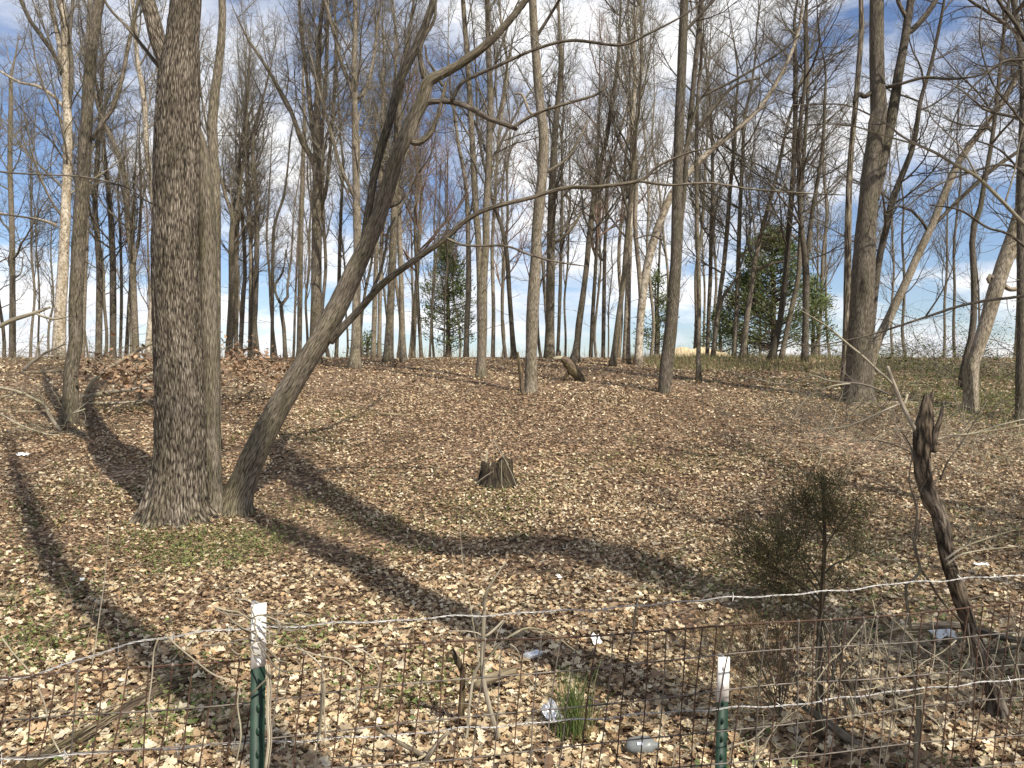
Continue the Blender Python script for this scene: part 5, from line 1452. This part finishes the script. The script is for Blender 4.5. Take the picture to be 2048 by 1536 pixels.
def ground_limbs(name, label, cat, limbs, mat='dead', group=None, twigs=0, tl=.9, tmat='twig', extra=()):
    """limbs whose first point lies on the ground; the others keep that distance"""
    b0 = gpt(limbs[0][0][0], limbs[0][0][1])
    root = thing(name, label, cat, group, tuple(float(v) for v in b0))
    parts, mbt = [], MB()
    for lb in limbs:
        d0 = gpt(lb[0][0], lb[0][1])[1]
        P, R = px_path(lb, d0)
        P[:, 2] = np.maximum(P[:, 2], g(P[:, 0], P[:, 1]) + R * .6)
        mb = MB(); a, r = limb_tube(mb, P, R, 9, .12, bump=.0)
        parts.append(mb.build('branch', M[mat], root))
        if twigs:
            Pk, Dk, Lk, Rk = kids(a[None], r[None], np.array([tl]), twigs, .2, 1, 30, 75, 1., .5, .012)
            p1, r1 = shoots(Pk, Dk, Lk, Rk, 7, .03, .15, .3); tubes(mbt, p1, r1, 4)
            Pk, Dk, Lk, Rk = kids(p1, r1, Lk, 4, .2, 1, 30, 65, .55, .7, .006)
            p1, r1 = shoots(Pk, Dk, Lk, Rk, 4, .03, .2, .4); tubes(mbt, p1, r1, 3, apex=True)
    if twigs: parts.append(tag(mbt.build('twigs', M[tmat], root), kind='stuff'))
    for e in extra: parts.append(e(root))
    local(parts, root)


def brown_leaves(cl):
    def f(root):
        mb = MB()
        for cx, cy, r, d, n in cl:
            c0 = at(cx, cy, d)
            p = c0 + rng.normal(0, 1, (n, 3)) * np.array([r / F * d, .5, r * .75 / F * d])
            leaves(mb, p[:, 0], p[:, 1], .13, LEAF_B, tilt=1.6, lift=.0, pal=np.array([(.20, .125, .07), (.27, .17, .10), (.15, .09, .055), (.33, .22, .13)]), w=np.ones(4), z=p[:, 2])
        return mb.build('dead_leaves', M['leaf'], root)
    return f


ground_limbs('fallen_tree_top', 'fallen tree top with bleached limbs between the hollow grey tree and the huge trunk', 'fallen tree',
             [[(150, 798, 9), (176, 792, 9), (205, 787, 9), (228, 783, 10), (250, 780, 9), (280, 778, 8), (311, 779, 7)],
              [(172, 789, 9), (182, 770, 9), (202, 750, 8), (222, 735, 8), (242, 722, 7), (262, 710, 6), (284, 697, 6), (310, 683, 5)],
              [(252, 781, 6), (262, 766, 6), (285, 755, 6), (309, 744, 5)], [(278, 778, 5), (288, 764, 5), (298, 757, 5), (310, 750, 4)],
              [(150, 812, 5), (190, 806, 5), (240, 806, 5), (300, 800, 4)], [(255, 812, 4), (280, 806, 5), (312, 800, 5)]],
             'dead', None, 5, 1.0, 'twig', [brown_leaves([(240, 735, 26, 17.5, 170), (275, 765, 22, 17., 110), (225, 760, 22, 17., 60), (190, 740, 20, 18, 40), (300, 720, 16, 17.5, 60)])])
ground_limbs('fallen_branch', 'pale bent branch lying in front of the hollow grey tree at the left', 'fallen branch',
             [[(122, 864, 7), (112, 850, 7), (98, 828, 7), (86, 808, 6.5), (72, 800, 6), (40, 785, 6), (0, 775, 6), (-40, 772, 6)], [(118, 872, 4), (100, 870, 4), (72, 862, 4), (40, 850, 4), (-10, 822, 4)], [(125, 862, 4), (138, 832, 3), (150, 826, 3), (170, 818, 2.5)],
              [(120, 870, 4), (140, 874, 3.5), (158, 862, 3), (176, 870, 2.5)], [(116, 866, 3), (104, 868, 3), (102, 876, 2)]], 'dead', None, 6, .8, 'dead')
ground_limbs('fallen_branch', 'bleached branch propped up on a dark log at the far left', 'fallen branch',
             [[(48, 744, 8), (55, 734, 8), (64, 724, 7), (74, 717, 6), (90, 706, 5), (106, 699, 4), (131, 688, 3)], [(72, 718, 4), (74, 700, 3), (82, 680, 2.5), (88, 668, 2)], [(66, 722, 4), (92, 712, 3), (112, 712, 2.5), (128, 700, 2)]], 'dead', None, 3, .8, 'twig')
ground_limbs('fallen_log', 'dark log lying left of the hollow grey tree under the bleached branch', 'log', [[(44, 748, 7), (70, 746, 8), (98, 745, 9), (122, 742, 7)]], 'log')
ground_limbs('fallen_log', 'grey log lying flat at the far left below the bent branch', 'log', [[(-20, 824, 7), (25, 823, 7), (60, 826, 7), (92, 831, 6)], [(-10, 797, 6), (30, 799, 6), (70, 806, 4)]], 'log', None, 3, .8)
ground_limbs('fallen_branch', 'fallen oak branch with brown leaves still on, right of the clump stem', 'fallen branch',
             [[(440, 748, 4), (470, 739, 4), (500, 742, 3.5), (530, 746, 3)], [(440, 776, 4), (465, 773, 4), (495, 776, 3.5)], [(445, 800, 3), (470, 792, 3), (510, 782, 3), (540, 778, 2.5)], [(450, 702, 2.5), (470, 705, 3), (490, 698, 2)], [(470, 810, 3), (490, 800, 3), (520, 812, 2)], [(560, 770, 3), (574, 745, 3), (582, 735, 2)]],
             'log', None, 6, .9, 'twig', [brown_leaves([(465, 715, 26, 18.5, 130), (500, 730, 30, 18.5, 150), (540, 735, 26, 18.5, 100), (570, 740, 20, 18, 50), (470, 745, 24, 17.5, 60)])])
stem_thing('broken_limb', 'pale broken limb reaching in from the left edge above the ground', 'broken limb',
           [([(-60, 676, 10), (0, 652, 9), (25, 640, 9), (50, 632, 8), (75, 624, 7), (100, 614, 5)], {}), ([(70, 626, 5), (90, 634, 5), (107, 638, 4.5), (122, 636, 4), (136, 633, 3)], {})], 'dead', 13.5, sides=10, step=.08)

# ------------------------------------------------------------------ brush pile, log and thicket at the right
def arch_stems(n, cx, cy, spread, reach, d, rad, mats, up=.9):
    """thin stems springing from a patch of ground and arching over"""
    q = gpt(cx, cy)
    P = np.stack([q[0] + rng.normal(0, spread, n), q[1] + rng.normal(0, spread * .7, n), np.zeros(n)], -1)
    P[:, 2] = g(P[:, 0], P[:, 1])
    D = norm(np.stack([rng.normal(0, .8, n), rng.normal(0, .6, n), np.full(n, up)], -1))
    L = reach * rng.uniform(.4, 1.2, n)
    p, r = shoots(P, D, L, np.full(n, rad) * rng.uniform(.5, 1.3, n), 10, -.16, .12, .25)
    p[..., 2] = np.maximum(p[..., 2], g(p[..., 0], p[..., 1]) + .02)
    return p, r, L


def brush(name, label, cat, patches, rad, tmat, fol=None, group=None):
    q = gpt(patches[0][0], patches[0][1])
    root = thing(name, label, cat, group, tuple(float(v) for v in q))
    m1, m2, parts = MB(), MB(), []
    for cx, cy, n, sp, reach in patches:
        p, r, L = arch_stems(n, cx, cy, sp, reach, 0, rad, None)
        tubes(m1, p, r, 4)
        P, D, L2, R = kids(p, r, L, 5, .2, 1, 25, 70, .4, .7, rad * .6)
        p2, r2 = shoots(P, D, L2, R, 4, -.02, .2, .4)
        tubes(m1, p2, r2, 3, apex=True)
        if fol:
            n2, size, pal = fol
            i = rng.integers(0, len(p2), n2); j = rng.integers(1, 4, n2)
            c = p2[i, j] + rng.normal(0, size * 1.5, (n2, 3))
            leaves(m2, c[:, 0], c[:, 1], size, LEAF_C, tilt=.9, lift=0., pal=np.array(pal), w=np.ones(len(pal)), z=c[:, 2])
    parts.append(tag(m1.build('stems', M[tmat], root), kind='stuff'))
    if fol: parts.append(m2.build('foliage', M['needle'], root))
    local(parts, root)


brush('brush_pile', 'grey tangle of dead brush piled at the foot of the big right tree', 'brush pile', [(1690, 850, 60, .9, 1.9), (1600, 850, 30, .9, 1.5), (1760, 840, 40, .9, 1.9)], .008, 'twig')
brush('brush_pile', 'low dead brush lying behind the rotten snag', 'brush pile', [(1900, 880, 45, .8, 1.6), (2000, 900, 40, .8, 1.4)], .006, 'dead')
brush('brush_pile', 'pale dead brush and bent stems left of the rotten snag', 'brush pile', [(1780, 900, 40, .8, 1.5), (1720, 930, 30, .8, 1.3), (1640, 900, 30, .9, 1.3)], .006, 'dead')
brush('bramble_patch', 'fine brambles on the leaves right of the rotten snag by the right edge', 'brambles', [(1960, 960, 40, .7, 1.2), (2020, 1040, 40, .5, 1.0), (1960, 1080, 30, .5, .9)], .004, 'twig')
brush('bramble_patch', 'fine dead stems behind the mesh at the bottom right corner', 'brambles', [(1900, 1330, 24, .35, .7), (2000, 1350, 24, .35, .7), (1760, 1330, 20, .4, .7)], .003, 'dead')
brush('brush_pile', 'grey brush scattered round the fallen logs at the far left', 'brush pile', [(60, 800, 40, 1.2, 1.5), (170, 810, 36, 1.0, 1.4), (60, 860, 30, .9, 1.2), (150, 865, 40, .5, .9)], .006, 'twig')
brush('bramble_patch', 'dead weeds and stems right of the huge trunk behind the leaning one', 'brambles', [(480, 790, 40, 1.0, 1.0), (540, 760, 30, 1.0, 1.0), (460, 850, 20, .7, .8)], .005, 'twig')
brush('bramble_patch', 'thin bare brambles on the leaves left of the brush pile', 'brambles', [(1500, 880, 22, 1.2, .9), (1420, 840, 16, 1.2, .9)], .004, 'twig')
HON = [(.075, .10, .03), (.10, .125, .04), (.055, .075, .025), (.13, .14, .055)]
brush('green_shrub', 'green leafed shrub at the crest between the yellowish trunk and the crooked dark tree', 'shrub', [(1850, 745, 50, 1.3, 2.4), (1800, 740, 30, 1.0, 2.0)], .008, 'twig', (1500, .075, HON))
brush('green_shrub', 'green shrub at the foot of the thick pale leaning trunk', 'shrub', [(1960, 750, 40, 1.2, 2.2), (1905, 752, 30, 1.1, 2.0)], .008, 'twig', (1500, .075, HON))
brush('green_shrub', 'green shrub under the dark trunk at the right edge', 'shrub', [(2040, 760, 45, 1.2, 2.2)], .008, 'twig', (1800, .07, HON))
brush('bare_shrub', 'tall arching bare shrub against the sky right of the yellowish trunk', 'shrub', [(1830, 730, 36, 1.0, 4.6)], .010, 'twigdark', (160, .06, HON))
brush('bare_shrub', 'tall bare shrub between the two leaning pale trunks at the right', 'shrub', [(1900, 735, 30, 1.2, 4.4)], .010, 'twigdark')
brush('bare_shrub', 'bare brown undergrowth at the crest along the far left edge', 'shrub', [(30, 722, 40, 1.4, 2.6), (80, 722, 40, 1.4, 2.4)], .009, 'twig')
brush('bare_shrub', 'bare brown undergrowth at the crest between the hollow grey tree and the big clump', 'shrub', [(215, 722, 40, 1.5, 2.2), (280, 722, 40, 1.4, 2.2)], .009, 'twig')
brush('bare_shrub', 'low bare undergrowth on the crest just right of the clump', 'shrub', [(450, 722, 30, 1.0, 1.6), (500, 724, 24, 1.0, 1.2)], .008, 'twig')
brush('bare_shrub', 'low dry brush behind the uprooted log', 'shrub', [(1175, 740, 30, .8, .9), (1190, 750, 20, .7, .8)], .006, 'twig')
mb = MB()
n = 9000
q = gpt(1985, 815)
x = q[0] + rng.normal(0, 1.6, n); d = q[1] + rng.normal(0, 1.6, n)
leaves(mb, x, d, .06, LEAF_C, tilt=.6, lift=.05, pal=np.array(GREEN) * .8, w=np.ones(4))
n = 5000
q = gpt(1850, 770)
x = q[0] + rng.normal(0, 3.2, n); d = q[1] + rng.normal(0, 2.2, n)
leaves(mb, x, d, .08, LEAF_C, tilt=.6, lift=.06, pal=np.array(HON), w=np.ones(4))
tag(mb.build('ground_ivy', M['blade']), 'green ground ivy spreading over the leaves at the right', 'ivy', None, 'stuff')
ground_limbs('fallen_log', 'long pale fallen log lying across the ivy behind the rotten snag', 'log',
             [[(1700, 812, 9), (1760, 808, 10), (1800, 818, 11), (1850, 826, 11), (1900, 828, 11), (1950, 828, 9)], [(1730, 776, 5), (1790, 788, 6), (1835, 806, 8), (1870, 824, 8)], [(1860, 868, 6), (1950, 866, 5), (2050, 850, 5)]], 'log', None, 4, .9)

# ------------------------------------------------------------------ evergreen cedars, far sand heap
def far_cedar(label, px, d, h, w, n, k, gaps=.0):
    x = (px - 1024) / F * d; gz = float(g(x, d))
    root = thing('cedar_tree', label, 'cedar', None, (x, d, gz))
    parts = []
    mb = MB()
    P = np.array([(x, d, gz - .1), (x + .05, d, gz + h * .4), (x - .05, d, gz + h * .75), (x, d, gz + h)])
    limb_tube(mb, P, [.16, .11, .06, .02], 8, .5); parts.append(mb.build('trunk', M['dark'], root))
    fo, br = MB(), MB()
    f = rng.random(n) ** .85
    hz = gz + h * (.08 + .92 * f)
    rad = w * np.interp(f, [0, .15, .45, .8, 1], [.75, 1, .85, .42, .08]) * rng.uniform(.55, 1.12, n)
    an = rng.uniform(0, 6.28, n)
    if gaps: kp = vnoise(np.cos(an) * 1.8 + px, np.sin(an) * 1.8, f * 6) > .12 - gaps
    else: kp = np.ones(n, bool)
    hz, rad, an = hz[kp], rad[kp], an[kp]
    S = np.stack([np.full(len(an), x), np.full(len(an), d), hz - rad * .15], -1)
    E = np.stack([x + rad * np.cos(an), d + rad * np.sin(an), hz + rad * .22], -1)
    tubes(br, np.stack([S, (S + E) / 2 + [0, 0, -.05], E], 1), np.tile([.035, .02, .008], (len(E), 1)), 3)
    S2 = S + (E - S) * .45
    sprays(fo, S2, E, k, .24, .045, CED * np.array([.9, 1.25, 1.0]), .2)
    parts += [br.build('branches', M['twigdark'], root), fo.build('foliage', M['needle'], root)]
    local(parts, root)


far_cedar('dark green cedar beyond the crest left of the twin stemmed tree', 895, 46, 7.4, 1.9, 260, 26, .35)
far_cedar('broad dark cedar behind the row of leaning trunks right of the sand heap', 1545, 41, 6.9, 3.0, 420, 28, .25)
far_cedar('smaller low cedar beside the left of the broad cedar', 1490, 43, 4.9, 2.0, 220, 24, .25)
far_cedar('low cedar left of the broad cedar above the sand heap', 1440, 47, 3.2, 1.4, 110, 20, .2)
far_cedar('small dark evergreen right of the broad cedar behind the forked tree', 1625, 44, 4.6, 1.5, 150, 22, .2)
far_cedar('tiny dark cedar low beyond the crest behind the leaning trunk', 735, 52, 2.2, 1.2, 60, 18)
far_cedar('dark cedar hidden behind the pale forked tree on the crest', 1312, 46, 5.4, 1.2, 120, 22, .3)

mb = MB()
n1_, n2_ = 40, 22
u, v = np.meshgrid(np.linspace(-1, 1, n1_), np.linspace(-1, 1, n2_))
hh = np.clip(1 - u ** 2 * .9 - v ** 2 * .9, 0, 1)
zz_ = 1.0 * hh ** .9 * (.62 + .25 * vnoise(u * 2.2 + 3, v * 2.2) + .2 * vnoise(u * 6, v * 6 + 4)) - .15
q0 = np.array([(1375 - 1024) / F * 40, 40.0]); gz = float(g(q0[0], q0[1]))
V = np.stack([q0[0] + u * 2.9, q0[1] + v * 1.9, gz + zz_], -1).reshape(-1, 3)
i = (np.arange(n2_ - 1)[:, None] * n1_ + np.arange(n1_ - 1)[None]).ravel()
mb.add(V, None, np.stack([i, i + 1, i + n1_ + 1, i + n1_], -1))
tag(mb.build('sand_heap', M['sand']), 'low heap of yellow sand on the crest behind the dark slim pole', 'sand heap')

# ------------------------------------------------------------------ branches hanging in from a tree out of frame at the right
stem_thing('overhanging_branch', 'long thin pale branch hanging across the upper right of the photograph', 'branch',
           [([(2160, 560, 9), (2048, 448, 7.5), (2000, 398, 7), (1956, 355, 6.5), (1908, 328, 6), (1872, 306, 5.5), (1837, 290, 5), (1800, 270, 4.5), (1775, 249, 4), (1724, 222, 3.5), (1690, 210, 3), (1655, 208, 3), (1584, 210, 2)], dict(tw=16, tl=.6)),
            ([(1955, 354, 4), (1925, 300, 3.5), (1890, 262, 3), (1860, 230, 2.5), (1850, 180, 2)], dict(tw=7, tl=.45)),
            ([(1836, 290, 4), (1775, 273, 3.5), (1740, 262, 3.2), (1710, 253, 3), (1670, 248, 3), (1635, 249, 2.5), (1600, 255, 2.2), (1553, 282, 1.6)], dict(tw=10, tl=.5)),
            ([(2010, 406, 4), (2030, 340, 3.5), (2040, 280, 3), (2060, 220, 2.5)], dict(tw=7, tl=.5))],
           'dead', 6.5, sides=8, step=.05, twigs='twigdark')
stem_thing('overhanging_branch', 'dark low branch reaching in from the right edge to the big right tree', 'branch',
           [([(2160, 560, 8), (2048, 591, 6.5), (1980, 600, 6), (1920, 612, 5.5), (1870, 628, 5), (1810, 648, 4.5), (1760, 664, 4), (1715, 676, 3), (1640, 690, 2.2), (1570, 688, 1.5)], dict(tw=14, tl=.7)),
            ([(1852, 632, 4), (1880, 590, 3), (1900, 550, 2.5), (1910, 520, 2)], dict(tw=5, tl=.4)),
            ([(2080, 520, 7), (2020, 470, 5.5), (1975, 455, 5), (1930, 425, 4.5), (1900, 415, 3.5), (1860, 410, 3)], dict(d0=1.5, tw=10, tl=.7)),
            ([(2090, 360, 6), (2010, 330, 5), (1940, 345, 4.5), (1880, 368, 4), (1830, 400, 3), (1790, 440, 2)], dict(d0=2.5, tw=12, tl=.8))],
           'dark', 9.0, sides=8, step=.06, twigs='twigdark')
stem_thing('overhanging_branch', 'dark twiggy branches filling the top right corner', 'branch',
           [([(2120, 180, 9), (2048, 75, 9), (2030, 45, 8), (2010, 20, 7), (1990, -10, 6)], dict(tw=10, tl=1.1)),
            ([(2130, 130, 6), (2020, 120, 5), (1960, 160, 4), (1920, 210, 3), (1890, 290, 2)], dict(tw=14, tl=.9)),
            ([(2110, 330, 6), (2030, 225, 5), (1985, 165, 4), (1960, 80, 3), (1965, 0, 2)], dict(tw=14, tl=.9)),
            ([(2130, 420, 6), (2050, 350, 5), (2000, 300, 4), (1950, 280, 3)], dict(tw=10, tl=.9))],
           'dark', 10.0, sides=8, step=.08, twigs='twigdark')
stem_thing('overhanging_branch', 'thin bare branch crossing in front of the trees at the upper left', 'branch',
           [([(-60, 330, 5), (0, 343, 4), (60, 348, 3.6), (150, 352, 3.3), (200, 360, 3), (255, 376, 3), (290, 400, 2.6), (316, 412, 2)], dict(tw=6, tl=.5)),
            ([(-60, 425, 4), (20, 430, 3.5), (80, 440, 3), (122, 458, 2.5)], dict(tw=5, tl=.5)),
            ([(130, 300, 3), (150, 340, 3), (172, 356, 2.5), (240, 372, 2)], dict(tw=4, tl=.4))], 'twigdark', 12.5, sides=6, step=.06, twigs='twigdark')
